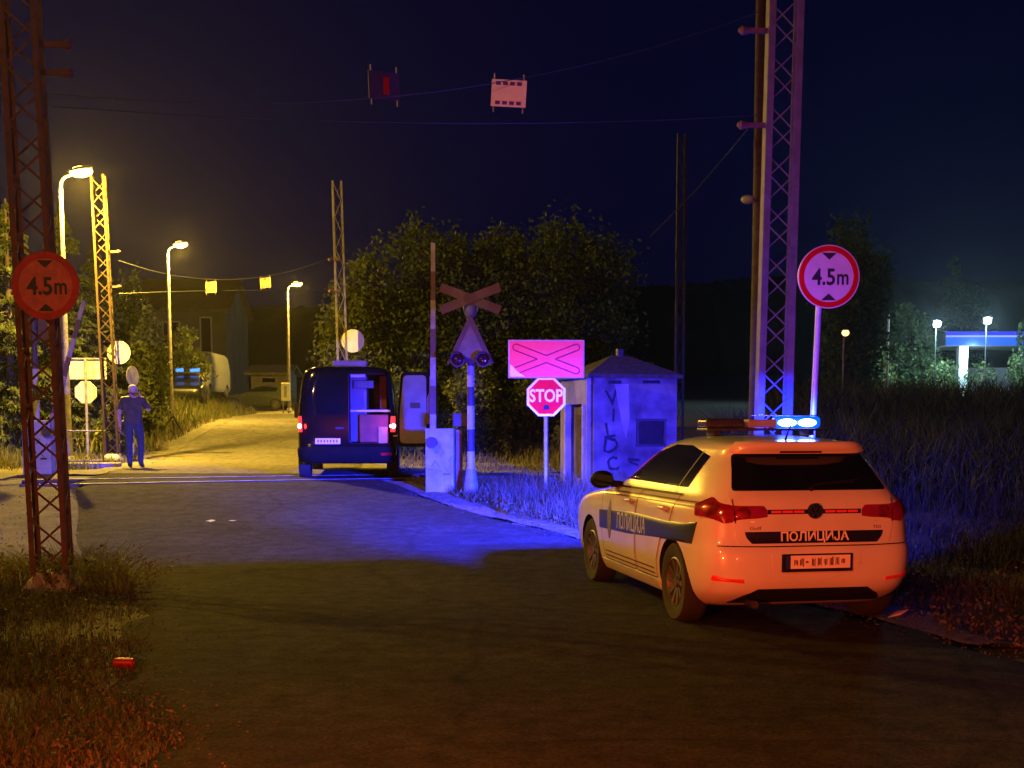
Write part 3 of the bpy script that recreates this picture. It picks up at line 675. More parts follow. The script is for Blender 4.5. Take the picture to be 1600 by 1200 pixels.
# ---------------------------------------------------------------- graffiti shed
def shed():
    A = math.radians(16.7); c0 = at(927, 770, 20.8); z0 = Tz(1.6, 21.3) - .05
    t = thing("signal_hut", "small derelict crossing hut with VILDCA graffiti and a dark square window", "hut", (c0.x, 20.8, z0), A)
    wl, dl, hh = 1.46, 1.45, at(927, 590, 20.8).z - z0
    M_wall = mat("hut_plaster", (.20, .19, .185), .9, col2=(.07, .066, .068), scale=2.4, detail=9, bump=.5, bscale=18)
    M_wall2 = mat("hut_plaster_pale", (.34, .32, .29), .9, col2=(.20, .19, .165), scale=2.0, bump=.4, bscale=18)
    th = .14
    # front wall with a window opening
    wx0, wx1, wz0, wz1 = .76, 1.24, hh-1.10, hh-.68
    mb = MB()
    mb.box((wl/2, th/2, wz0/2), (wl, th, wz0)); mb.box((wl/2, th/2, (wz1+hh)/2), (wl, th, hh-wz1))
    mb.box((wx0/2, th/2, (wz0+wz1)/2), (wx0, th, wz1-wz0)); mb.box(((wx1+wl)/2, th/2, (wz0+wz1)/2), (wl-wx1, th, wz1-wz0))
    wf = mb.build("front_wall", M_wall, t)
    mb = MB()
    for i, (ch, zz) in enumerate(zip("VILDCA", (hh-.33, hh-.62, hh-.86, hh-1.10, hh-1.40, hh-1.68))):
        P, Fs = text2d(ch, .225, .02); ra = (.16,-.1,.12,-.14,.2,-.1)[i]; k_ = (1.1,.9,1.05,1.15,1.0,1.1)[i]; mb.add([(.31 + .03*math.sin(i*2) + k_*(a*math.cos(ra) - (b-.1)*math.sin(ra)) + .012*math.sin(b*38+i), -.004, zz + k_*(a*math.sin(ra) + (b-.1)*math.cos(ra)) + .012*math.sin(a*41+i*2)) for a, b in P], Fs)
    mb.bar((.60,-.004,hh-1.32), (.80,-.004,hh-1.34), .05, .004, (0,1,0)); mb.bar((.62,-.004,hh-1.36),(.78,-.0045,hh-1.42), .04, .004, (0,1,0))
    mb.build("graffiti", mat("graffiti_paint", (.012,.012,.018), .8, col2=(.03,.03,.035), scale=14), wf)
    mb = MB(); mb.prism([(.36,hh-.10),(.60,hh-.10),(.62,hh-.7),(.56,hh-1.0),(.48,hh-.7)], -.006, -.0035); mb.build("plaster_patch", M_wall2, wf)
    mb = MB(); mb.box((.36,-.002,hh-.07), (.22,.02,.05)); mb.box((1.0,-.002,hh-.06), (.30,.02,.05)); mb.build("vent_slot", M_black, wf)
    fr = MB(); 
    for c, d in ((((wx0+wx1)/2,-.005,wz0),(wx1-wx0+.06,.05,.04)), (((wx0+wx1)/2,-.005,wz1),(wx1-wx0+.06,.05,.04)), ((wx0,-.006,(wz0+wz1)/2),(.04,.046,wz1-wz0)), ((wx1,-.006,(wz0+wz1)/2),(.04,.046,wz1-wz0))): fr.box(c, d)
    win = fr.build("window", mat("window_frame_dark", (.06,.05,.05), .7, var=.3), t)
    MB().box(((wx0+wx1)/2,.05,(wz0+wz1)/2), (wx1-wx0,.02,wz1-wz0)).build("shutter", mat("window_board", (.022,.016,.016), .8, col2=(.012,.010,.010), scale=7, bump=.4), win)
    # left wall with the doorway
    dw0, dw1, dz = .30, 1.12, hh - .42
    mb = MB()
    mb.box((th/2-.07, (th+dw0)/2, hh/2), (th, dw0-th, hh)); mb.box((th/2-.07, (dw1+dl)/2, hh/2), (th, dl-dw1, hh)); mb.box((th/2-.07, (dw0+dw1)/2, (dz+hh)/2), (th, dw1-dw0, hh-dz))
    mb.build("side_wall", M_wall2, t)
    dr = MB().box((.03, (dw0+dw1)/2, dz/2), (.05, dw1-dw0, dz)).build("door", mat("old_door", (.20,.18,.19), .8, col2=(.06,.05,.05), scale=2.5, bump=.4), t)
    MB().box((0, (dw0+dw1)/2, dz*.52), (.02, .30, dz*.72)).build("broken_panel", mat("door_hole", (.05,.035,.03), .9, col2=(.10,.08,.07), scale=6), dr)
    MB().box((0, dw0+.09, dz*.5), (.05,.02,.12)).build("handle", M_darkm, dr)
    pf_ = mat("pale_frame", (.38,.36,.35), .8, var=.35, scale=6); MB().box((-.075, dw1+.04, dz/2), (.05,.07,dz)).build("door_jamb", pf_, t); MB().box((-.075, dw0-.03, dz/2), (.05,.06,dz)).build("door_jamb", pf_, t)
    mb = MB(); mb.box((wl/2, dl-th/2, hh/2), (wl, th, hh)); mb.build("rear_wall", M_wall, t)
    mb = MB(); mb.box((wl-th/2, dl/2, hh/2), (th-.004, dl-2*th, hh)); mb.build("end_wall", M_wall, t)
    # hipped roof
    o = .07; ez = hh; ap = hh + .40; cx, cyy = wl/2, dl/2
    vs = [(-o-.05,-o,ez),(wl+o,-o,ez),(wl+o,dl+o,ez),(-o-.05,dl+o,ez),(-o-.05,-o,ez+.06),(wl+o,-o,ez+.06),(wl+o,dl+o,ez+.06),(-o-.05,dl+o,ez+.06),(cx-.14,cyy,ap),(cx+.14,cyy,ap)]
    mb = MB(); mb.add(vs, [(3,2,1,0),(0,1,5,4),(1,2,6,5),(2,3,7,6),(3,0,4,7),(4,5,9,8),(5,6,9),(6,7,8,9),(7,4,8)])
    rf = mb.build("roof", mat("roof_tiles", (.060,.048,.045), .9, col2=(.035,.028,.026), scale=11, bump=.9, bscale=16), t)
    MB().box((cx,cyy,ap+.03), (.11,.11,.16)).build("chimney", M_darkm, rf, bevel=.01)
shed()

# ---------------------------------------------------------------- vehicles: body as stacked rounded outlines
class Body:
    def __init__(s, yr, yf, w, n):
        s.yr, s.yf, s.w, s.n = (pchip(*zip(*q)) for q in (yr, yf, w, n))
    def par(s, z):
        a, b = float(s.yr(z)), float(s.yf(z)); return (a+b)/2, (b-a)/2, float(s.w(z)), float(s.n(z))
    def outline(s, z, full=True, m=4000):
        yc, L, w_, n = s.par(z)
        q = np.linspace(0, 1, m); 
        # fine samples along a quarter, spaced so the flats are covered too
        t = np.concatenate([q**n * .5, 1 - (q[::-1]**n) * .5]); t = np.clip(t, 0, 1)
        x = w_ * t**(1/n); y = yc - L * (1-t)**(1/n)
        return x, y
    def mesh(s, zs, N, name, mats, parent):
        V = []; k = N // 4
        for z in zs:
            x, y = s.outline(z, m=600); yc = s.par(z)[0]
            d = np.concatenate([[0], np.cumsum(np.hypot(np.diff(x), np.diff(y)))])
            q = np.linspace(0, d[-1], k + 1); xs = np.interp(q, d, x); ys = np.interp(q, d, y)
            X = np.concatenate([xs[:-1], xs[::-1][:-1], -xs[:-1], -xs[::-1][:-1]])
            Y = np.concatenate([ys[:-1], (2*yc - ys)[::-1][:-1], (2*yc - ys)[:-1], ys[::-1][:-1]])
            # rear centre -> right side -> front centre -> left side
            V += [(a, b, z) for a, b in zip(X, Y)]
        n = 4*k; fs = []
        for i in range(len(zs)-1):
            for j in range(n): fs.append((i*n+j, i*n+(j+1) % n, (i+1)*n+(j+1) % n, (i+1)*n+j))
        fs += [tuple(range(n-1, -1, -1)), tuple((len(zs)-1)*n + j for j in range(n))]
        mb = MB(); mb.add(V, fs); o = mb.build(name, mats, parent); return o
    def side(s, sgn):
        def f(y, z):
            yc, L, w_, n = s.par(z); q = min(abs(y-yc)/L, .999)
            return Vector((sgn*w_*(1-q**n)**(1/n), y, z))
        return f
    def rear(s):
        cache = {}
        def f(u, z):
            k = round(z, 5)
            if k not in cache:
                x, y = s.outline(z, m=1200); cache[k] = (np.concatenate([[0], np.cumsum(np.hypot(np.diff(x), np.diff(y)))]), x, y)
            d, x, y = cache[k]
            return Vector((math.copysign(float(np.interp(abs(u), d, x)), u), float(np.interp(abs(u), d, y)), z))
        return f
def normal(surf, a, b):
    e = .012; n = (surf(a+e, b) - surf(a-e, b)).cross(surf(a, b+e) - surf(a, b-e)); n.normalize()
    p = surf(a, b); c = Vector((0, min(max(p.y, 0.3), 1.9), .8)); 
    return n if n.dot(p - c) > 0 else -n
def off_pt(surf, a, b, o): return surf(a, b) + normal(surf, a, b) * o
def round_poly(P, r, n=4):
    out = []
    for i in range(len(P)):
        p0, p, p1 = Vector(P[i-1]), Vector(P[i]), Vector(P[(i+1) % len(P)])
        a, b = (p0-p), (p1-p); q = min(r, a.length*.45, b.length*.45); A, B = p + a.normalized()*q, p + b.normalized()*q
        for k in range(n+1):
            t = k/n; out.append(tuple(A*(1-t)**2 + p*2*t*(1-t) + B*t*t))
    return out
def patch(name, poly, surf, off, ma, parent, nu=10, step=.03, skirt=.010, smooth=True, mb=None, mi=0):
    bs = sorted({round(p[1], 4) for p in poly}); rows = []
    for b0, b1 in zip(bs[:-1], bs[1:]):
        k = max(1, int((b1-b0)/step)); rows += [b0 + (b1-b0)*i/k for i in range(k)]
    rows.append(bs[-1]); rows[0] += 1e-4; rows[-1] -= 1e-4
    vs, fs = [], []
    keep = []
    for b in rows:
        xs = []
        for i in range(len(poly)):
            (a0, b0), (a1, b1) = poly[i], poly[(i+1) % len(poly)]
            if (b0 - b) * (b1 - b) < 0: xs.append(a0 + (a1-a0)*(b-b0)/(b1-b0))
        if len(xs) >= 2: keep.append((b, min(xs), max(xs)))
    for b, a0, a1 in keep:
        for i in range(nu+1): vs.append(off_pt(surf, a0 + (a1-a0)*i/nu, b, off))
    m = nu+1; k = len(keep)
    for r in range(k-1):
        for i in range(nu): fs.append((r*m+i, r*m+i+1, (r+1)*m+i+1, (r+1)*m+i))
    if skirt:
        loop = [(0, i) for i in range(m)] + [(r, nu) for r in range(1, k)] + [(k-1, i) for i in range(nu-1, -1, -1)] + [(r, 0) for r in range(k-2, 0, -1)]
        base = len(vs)
        for r, i in loop:
            b, a0, a1 = keep[r]; vs.append(off_pt(surf, a0 + (a1-a0)*i/nu, b, off - skirt))
        for q in range(len(loop)):
            r0, i0 = loop[q]; r1, i1 = loop[(q+1) % len(loop)]
            fs.append((r0*m+i0, base+q, base+(q+1) % len(loop), r1*m+i1))
    own = mb is None
    mb = mb or MB(); mb.add(vs, fs, mi)
    return mb.build(name, ma, parent, smooth, angle=50) if own else mb
def ribbon(mb, pts, wd, surf, off, mi=0):
    for (a0, b0), (a1, b1) in zip(pts[:-1], pts[1:]):
        L = math.hypot(a1-a0, b1-b0); n = max(1, int(L/.06)); na, nb = -(b1-b0)/L*wd/2, (a1-a0)/L*wd/2
        vs = []; 
        for i in range(n+1):
            a, b = a0 + (a1-a0)*i/n, b0 + (b1-b0)*i/n
            vs += [off_pt(surf, a+na, b+nb, off), off_pt(surf, a-na, b-nb, off)]
        mb.add(vs, [(2*i, 2*i+1, 2*i+3, 2*i+2) for i in range(n)], mi)
def surf_text(mb, s, h, surf, f, off, bold=.01, squeeze=1.0, mi=0):
    P, Fs = text2d(s, h, bold, squeeze); mb.add([off_pt(surf, *f(x, y), off) for x, y in P], Fs, mi)
def carve(o, cutters):
    for c in cutters:
        c.parent = o.parent
        m_ = o.modifiers.new("cut", 'BOOLEAN'); m_.operation = 'DIFFERENCE'; m_.object = c; m_.solver = 'EXACT'
    bpy.context.view_layer.update()
    dg = bpy.context.evaluated_depsgraph_get(); me = bpy.data.meshes.new_from_object(o.evaluated_get(dg))
    o.modifiers.clear(); o.data = me
    for c in cutters: bpy.data.objects.remove(c)
    shade(o, 38)
def cutter(mb, mi, nm):
    mb.mi = [mi] * len(mb.f); o = mb.build("cutter", nm); return o
def lathe_x(mb, prof, c, n=36, mi=0):
    """profile (x, r) turned about the x axis through c"""
    vs = [(c[0]+x, c[1]+r*math.cos(2*math.pi*j/n), c[2]+r*math.sin(2*math.pi*j/n)) for x, r in prof for j in range(n)]
    mb.add(vs, [(i*n+j, i*n+(j+1) % n, (i+1)*n+(j+1) % n, (i+1)*n+j) for i in range(len(prof)-1) for j in range(n)], mi)
M_rim = mat("wheel_rim_grey", (.13, .125, .12), .5, .6, var=.3, scale=9)
def wheel(par, x, y, r, wd, sgn):
    t = MB(); rr = r*.62
    lathe_x(t, [(sgn*a*wd, b) for a, b in ((-.5, rr), (-.5, r*.93), (-.40, r*.985), (-.2, r), (.2, r), (.40, r*.985), (.5, r*.93), (.49, r*.75), (.42, rr))], (x, y, r))
    ty = t.build("wheel", M_rubber, par, True)
    t = MB(); lathe_x(t, [(sgn*a*wd, b) for a, b in ((.42, rr*1.01), (.45, rr*.96), (.30, rr*.90), (.10, rr*.86), (.08, .001))], (x, y, r))
    for k in range(10):
        a = 2*math.pi*k/10; t.bar((x+sgn*.26*wd, y+.05*math.cos(a), r+.05*math.sin(a)), (x+sgn*.36*wd, y+rr*.93*math.cos(a), r+rr*.93*math.sin(a)), .035, .03, (1,0,0))
    t.cyl((x+sgn*.12*wd, y, r), (x+sgn*.40*wd, y, r), .055, .04)
    t.build("rim", M_rim, ty, True)
    return ty

CARB = Body(
    yr=[(.18,-.45),(.24,-.58),(.32,-.69),(.42,-.735),(.54,-.745),(.63,-.735),(.66,-.715),(.72,-.70),(.80,-.695),(.93,-.685),(1.0,-.665),(1.05,-.635),(1.2,-.505),(1.34,-.385),(1.37,-.40),(1.40,-.425),(1.415,-.40),(1.43,-.27),(1.445,-.05),(1.46,.22),(1.473,.5),(1.48,.72)],
    yf=[(.18,3.15),(.25,3.36),(.35,3.44),(.5,3.46),(.62,3.45),(.70,3.42),(.76,3.36),(.83,3.2),(.90,2.8),(.95,2.36),(.98,2.14),(1.05,1.98),(1.2,1.68),(1.33,1.38),(1.40,1.20),(1.43,1.10),(1.45,1.0),(1.46,.93),(1.473,.83),(1.48,.76)],
    w=[(.18,.80),(.25,.845),(.35,.872),(.5,.888),(.65,.890),(.78,.885),(.88,.872),(.94,.85),(.985,.81),(1.02,.785),(1.06,.765),(1.2,.69),(1.33,.612),(1.385,.58),(1.41,.555),(1.43,.515),(1.45,.43),(1.465,.31),(1.475,.16),(1.48,.05)],
    n=[(.18,7.5),(.6,9),(.9,8.5),(1.06,7.5),(1.35,7),(1.42,4.5),(1.48,3)])
CARZ = np.concatenate([np.arange(.18, 1.36, .025), np.arange(1.36, 1.48, .008), [1.48]])
def arch_cutters(r, ys, w_, lo=.52):
    cs = []
    for y in ys:
        for sg in (-1, 1):
            mb = MB(); mb.cyl((sg*lo, y, .316), (sg*1.1, y, .316), r, n=40); cs.append(cutter(mb, 1, [M_wpaint, M_black]))
    return cs

M_sheet = mat("reflective_sheet", (.95, .90, .88), .45, .12, col2=(.86, .82, .80), scale=12, spec=0)
def police_car():
    t = thing("police_car", "white police car with dark side stripe and lit blue roof light, parked nearest the camera", "police car", (2.135, 10.25, 0), .193)
    # the yaw turns the nose to the left
    body = CARB.mesh(CARZ, 240, "body", [M_wpaint, M_black], t)
    carve(body, arch_cutters(.352, (0, 2.578), .9))
    SL, SR, RE = CARB.side(-1), CARB.side(1), CARB.rear()
    navy = mat("stripe_navy", (.016, .022, .05), .35, var=.2, scale=4, coat=.4)
    dark = mat("trim_dark", (.010, .010, .012), .6, var=.2, scale=9, spec=.2)
    red_ln = mat("pinstripe_dark_red", (.10, .018, .015), .5, var=.2)
    chrome = mat("chrome_trim", (.6, .58, .55), .22, 1.0, var=.15, scale=5)
    # --- doors on both sides
    for S, left in ((SL, True), (SR, False)):
        fd = [(1.02,.30),(2.02,.30),(2.10,.55),(2.12,.90),(2.02,.985),(1.03,.995)]
        rd = [(.42,.30),(.99,.30),(1.0,.995),(.03,1.005),(.06,.80),(.30,.62),(.40,.45)]
        for nm, dp, hy in (("front_door", fd, 1.16), ("rear_door", rd, .20)):
            d = patch(nm, round_poly(dp, .03), S, .004, M_wpaint, t, nu=14)
            gp = MB(); q = round_poly(dp, .03); ribbon(gp, q + q[:1], .009, S, .0062); gp.build('shut_line', dark, d)
            h = MB(); sg = -1 if left else 1; hz = .885
            ptsH = [off_pt(S, hy + a, hz, o_) for a, o_ in ((-.09,.006),(-.06,.04),(.06,.042),(.10,.008))]
            h.tube(ptsH, [.012,.016,.016,.012], 8); h.build("handle", mat("door_handle", (.55,.40,.36), .35, var=.2, coat=.4), d, True)
        # glass: front door, rear door, fixed quarter
        top = [(-.13,1.33),(.05,1.365),(.4,1.385),(.8,1.385),(1.1,1.365),(1.4,1.27),(1.65,1.165),(1.88,1.045),(1.97,1.0)]
        full = [(.02,1.015)] + [(1.97,.995)] + top[::-1]
        g = patch("side_window", [(.015,1.012),(1.99,.995)] + [(a, b) for a, b in top[::-1]], S, .005, M_glass, t, nu=26, step=.02)
        mb = MB(); ribbon(mb, [(.215,1.015),(.045,1.35)], .016, S, .008); mb.build("window_divider", mat("divider_grey", (.16,.15,.14), .6, var=.2), g)
        mb = MB(); ribbon(mb, [(2.02,.985),(.0,1.003)], .016, S, .009); mb.build("window_seal", dark, t)
        # stripe, lettering, pinstripes
        band = [(-.30,.655),(.26,.655),(.30,.66),(2.26,.60),(2.25,.79),(.3,.815),(-.36,.825)]
        patch("side_stripe", [(.375,.615),(2.22,.575),(2.23,.765),(.40,.81),(-.42,.828),(-.385,.70),(-.34,.63),(-.31,.60)][0:0] or [(-.40,.635),(-.345,.628),(.36,.618),(2.18,.575),(2.20,.765),(.40,.81),(-.46,.825)], S, .007, navy, t, nu=40, step=.02)
        mb = MB(); k = -1 if left else 1
        surf_text(mb, "ПОЛИЦИЈА", .135, S, lambda x, y: (1.13 + k*x, .627 + y + (-.02*(k*x))), .0095, .012, .80); mb.build("lettering", M_retro_w, t)
        mb = MB()
        for zz in (.955, .925): ribbon(mb, [(2.10,zz-.02),(1.0,zz),(-.44,zz+.012)], .010, S, .0075)
        for zz in (.375, .335): ribbon(mb, [(2.0,zz),(.47,zz)], .012, S, .0075)
        mb.build("pinstripes", red_ln, t)
        # crest: upright pointed shield over the stripe
        patch("crest", [(1.83,.50),(1.89,.58),(1.90,.72),(1.87,.80),(1.83,.86),(1.79,.80),(1.76,.72),(1.77,.58)], S, .010, mat("crest_grey", (.25,.26,.28), .5, .4, col2=(.10,.12,.2), scale=30), t, nu=6)
        # mirror
        sg = -1 if left else 1
        p0 = S(1.86, .99); mb = MB()
        mb.tube([(p0.x - sg*.02, p0.y, p0.z), (p0.x + sg*.09, p0.y+.01, p0.z+.02)], [.035,.03], 10)
        mb.ball((p0.x + sg*.175, p0.y + .01, p0.z + .055), (.115,.075,.085)); mr = mb.build("mirror", dark, t, True)
        mb = MB(); mb.prism(round_poly([(p0.x+sg*.09,p0.z-.0),(p0.x+sg*.265,p0.z+.0),(p0.x+sg*.26,p0.z+.11),(p0.x+sg*.10,p0.z+.115)], .03), p0.y-.066, p0.y-.06)
        mb.build("mirror_glass", M_glass, mr)
        # sill and arch lips
        patch("sill", [(.42,.20),(2.16,.20),(2.16,.285),(.42,.285)], S, .012, M_wpaint, t, nu=20)
    # --- rear end
    hatch = patch("tailgate", round_poly([(-.60,.665),(.60,.665),(.63,.78),(.655,1.0),(.66,1.055),(-.66,1.055),(-.655,1.0),(-.63,.78)], .03), RE, .005, M_wpaint, t, nu=30)
    patch("rear_window", round_poly([(-.625,1.065),(.625,1.065),(.535,1.335),(-.535,1.335)], .03), RE, .006, M_glass, t, nu=24)
    mb = MB(); ribbon(mb, [(.0,1.085),(.10,1.10),(.36,1.115)], .016, RE, .022); ribbon(mb, [(.02,1.10),(.40,1.135)], .010, RE, .016); mb.cyl(off_pt(RE, 0, 1.075, .0), off_pt(RE, 0, 1.075, .03), .02); mb.build("rear_wiper", dark, t)
    MB().tube([(0,-.12,1.435),(0,-.17,1.50),(0,-.27,1.60)], [.010,.006,.004], 8).build("aerial", dark, t, True)
    sp = patch("spoiler", round_poly([(-.555,1.345),(.555,1.345),(.52,1.405),(-.52,1.405)], .015), RE, .028, M_wpaint, t, nu=24, step=.01, skirt=.05)
    patch("brake_light", [(-.17,1.356),(.17,1.356),(.17,1.376),(-.17,1.376)], RE, .0305, mat("dark_red_lens", (.06,.006,.012), .2, var=.2, coat=.4), sp, nu=8)
    lens = mat("tail_lens", (.30,.007,.010), .16, var=.25, scale=12, coat=1.0)
    lens2 = mat("tail_lens_inner", (.40,.02,.02), .3, .5, col2=(.16,.005,.008), scale=18, coat=.5)
    for sg in (-1, 1):
        out = [(.372,.905),(.385,.94),(.42,.965),(.50,.988),(.66,1.005),(.80,1.01),(.97,1.0),(1.0,.985),(.99,.90),(.965,.835),(.70,.828),(.50,.832),(.42,.838),(.385,.86)]
        lt = patch("tail_light", [(sg*a, b) for a, b in out], RE, .012, lens, t, nu=26, step=.012, skirt=.02)
        patch("lamp_ring", [(sg*(.80+.075*math.cos(q)), .925+.055*math.sin(q)) for q in np.linspace(0, 2*math.pi, 20)[:-1]], RE, .0145, lens2, lt, nu=8, step=.01, skirt=0)
        patch("lamp_strip", [(sg*a, b) for a, b in ((.48,.838),(.93,.842),(.93,.862),(.48,.858))], RE, .0145, mat("clear_lens", (.75,.5,.42), .2, .4, col2=(.4,.15,.12), scale=30), lt, nu=14, step=.01, skirt=0)
        patch("lamp_inner_ring", [(sg*(.56+.055*math.cos(q)), .905+.045*math.sin(q)) for q in np.linspace(0, 2*math.pi, 20)[:-1]], RE, .0145, lens2, lt, nu=8, step=.01, skirt=0)
        mb = MB(); ribbon(mb, [(sg*.625,.83),(sg*.635,1.0)], .007, RE, .0155); mb.build("lamp_seam", dark, lt)
        rf = patch("reflector", [(sg*a, b) for a, b in ((.565,.388),(.79,.392),(.83,.425),(.80,.446),(.575,.440))], RE, .008, mat("reflector_red", (.95,.04,.03), .3, .0, var=.15, scale=40, coat=.6), t, nu=10, step=.01)
    # reflector strip, emblem, dark name panel, plate
    mb = MB(); patch("x", [(-.372,.893),(.372,.893),(.372,.927),(-.372,.927)], RE, .0075, None, None, nu=24, step=.02, skirt=.004, mb=mb); mb.build("light_strip", dark, hatch)
    mb = MB()
    for sg in (-1, 1):
        for k in range(3):
            u0 = .085 + k*.090; patch("x", sorted([(sg*u0,.901),(sg*(u0+.082),.901),(sg*(u0+.082),.919),(sg*u0,.919)][::1], key=lambda q: 0), RE, .0095, None, None, nu=4, step=.02, skirt=0, mb=mb)
    mb.build("strip_reflector", mat("strip_red", (.95,.07,.05), .3, .0, col2=(.80,.05,.04), scale=40, coat=.6), hatch)
    ec = RE(0, .915); mb = MB()
    mb.prism(circ(.058, 32, 0, .915), ec.y-.022, ec.y); em = mb.build("emblem", mat("emblem_dark", (.02,.02,.03), .3, .6, var=.2), hatch)
    mb = MB(); fr = Matrix.Translation((0, 0, .915)); r2 = MB(); ring(r2, .047, .055, -.026+ec.y, -.0225+ec.y, 32); mb.add([(v[0], v[1], v[2]+.915) for v in r2.v], r2.f)
    def stroke(a, b, k):
        mb.bar((a[0], ec.y-.0242-.0003*k, .915+a[1]), (b[0], ec.y-.0242-.0003*k, .915+b[1]), .009, .003, (0,1,0))
    for k, (a, b) in enumerate((((-.020,.044),(0,.006)), ((0,.006),(.020,.044)), ((-.040,.028),(-.020,-.040)), ((-.020,-.040),(0,-.004)), ((0,-.004),(.020,-.040)), ((.020,-.040),(.040,.028)))): stroke(a, b, k)
    mb.build("emblem_mark", chrome, em)
    pn = patch("name_panel", round_poly([(-.54,.72),(-.50,.675),(.50,.675),(.54,.72),(.555,.765),(-.555,.765)], .012), RE, .008, mat("panel_black", (.01,.01,.018), .35, var=.2, coat=.5), t, nu=30, step=.015)
    mb = MB(); surf_text(mb, "ПОЛИЦИЈА", .066, RE, lambda x, y: (x, .693 + y), .0100, .022, 1.02); mb.build("lettering", M_sheet, pn)
    mb = MB(); surf_text(mb, "TDI", .022, RE, lambda x, y: (.50 + x, .780 + y), .008, .0, 1.3); surf_text(mb, "Golf", .024, RE, lambda x, y: (-.47 + x, .780 + y), .008, .0, 1.5); mb.build("badge", chrome, hatch)
    patch("plate_recess", round_poly([(-.34,.47),(.34,.47),(.36,.60),(-.36,.60)], .03), RE, .003, M_wpaint, t, nu=16, skirt=.006)
    py_ = RE(0, .535).y - .012
    pf = MB().box((0, py_, .532), (.56, .016, .135)).build("plate_holder", dark, t, bevel=.004)
    pl = MB().box((.022, py_-.010, .540), (.475, .006, .098)).build("number_plate", M_sheet, pf)
    MB().box((-.235, py_-.0100, .540), (.038, .005, .098)).build("plate_band", mat("plate_blue", (.02,.05,.30), .5, .3, var=.2), pf)
    mb = MB(); rnd = random.Random(3)
    for k in range(9):
        x0 = -.185 + k*.047
        if k == 2: mb.box((x0+.005, py_-.0138, .54), (.022,.001,.014)); continue
        for q in range(3): mb.box((x0 + q*.011, py_-.0138-.0001*q, .54 + .006*rnd.uniform(-1,1)), (rnd.uniform(.004,.010),.001,rnd.uniform(.03,.066)))
    mb.build("plate_marks", mat("plate_mark_dull", (.16,.06,.06), .7, var=.3), pl)
    # dark valance
    patch("valance", [(-.62,.215),(.62,.215),(.50,.315),(.44,.335),(-.44,.335),(-.50,.315)], RE, .006, M_black, t, nu=24)
    MB().cyl((-.48,-.60,.22), (-.48,-.74,.225), .03).build("exhaust", M_darkm, t, True)
    mb = MB(); mb.box((0,1.3,.21), (1.3,3.4,.06)); mb.box((0,0,.26), (1.3,.12,.12)); mb.build("underside", M_black, t)
    mb = MB(); ribbon(mb, [(-.76,.66),(-.4,.652),(.4,.652),(.76,.66)], .008, RE, .006); mb.build("bumper_seam", dark, t)
    for x_, y_ in ((-.775, 0), (.775, 0), (-.775, 2.578), (.775, 2.578)): wheel(t, x_, y_, .316, .20, math.copysign(1, x_))
    # --- roof light bar
    zb = 1.505
    mb = MB(); mb.box((.09, .60, zb + .01), (1.06, .26, .022)); lb = mb.build("light_bar", mat("bar_base", (.05,.045,.06), .4, var=.3), t, bevel=.008)
    for x_ in (-.34, .50): MB().box((x_, .60, zb - .015), (.05, .18, .05)).build("bar_foot", M_darkm, lb)
    smoke = mat("bar_cover_dark", (.05,.04,.06), .25, var=.3, coat=.6)
    MB().box((-.27, .60, zb + .062), (.34, .25, .078)).build("bar_end_cover", smoke, lb, bevel=.028, seg=3)
    MB().box((.055, .60, zb + .060), (.25, .23, .066)).build("speaker_housing", mat("bar_pale_cover", (.34,.26,.34), .5, var=.2), lb, bevel=.008)
    MB().box((.40, .765, zb + .128), (.44, .57, .008)).build("beam_cut_lid", mat("beam_cut_lid", (.03,.03,.05), .4, var=.3), lb, bevel=.003)  # lid stretched forward to block the blue flash from rising
    MB().box((.40, .60, zb + .070), (.42, .09, .100)).build("blue_halo", mat("blue_halo_glow", (.01,.04,.4), .3, emit=(.0,.11,1.0), estr=1.3, var=.1), lb, bevel=.03, seg=3)  # glowing block added round the lamps to stand for their halo
    led = mat("blue_led", (.1,.2,.8), .2, emit=(.10,.20,1.0), estr=34, var=.1)
    for x_ in (.285, .465):
        mb = MB(); mb.ball((x_, .515, zb + .066), (.084,.04,.034)); mb.build("blue_lamp", led, lb, True)
    return t
pc = police_car()
def carpt(x, y, z):
    c, s = math.cos(.193), math.sin(.193); return Vector((2.135 + x*c - y*s, 10.25 + x*s + y*c, z))
# lit blue modules: flash under the stretched lid, spots aimed at road and mast
f0 = carpt(.40, .72, 1.592)
lamp("blue_flash", 'AREA', f0, 2300, BLUE, rot=aim(f0, f0 + Vector((-.34, 1.0, -.14))), shape='RECTANGLE', size=.34, size_y=.05, spread=R(112))
f1 = carpt(.15, .80, 1.655)
lamp("blue_side_flash", 'SPOT', f1, 105000, BLUE, .2, aim(f1, (.55, 15.3, 0)), spot_size=R(50), spot_blend=1.0)
g0 = carpt(.40, .64, 1.76)
lamp("blue_glow", 'SPOT', g0, 300, BLUE, .06, aim(g0, (1.4, 13.4, 4.0)), spot_size=R(136), spot_blend=.6)

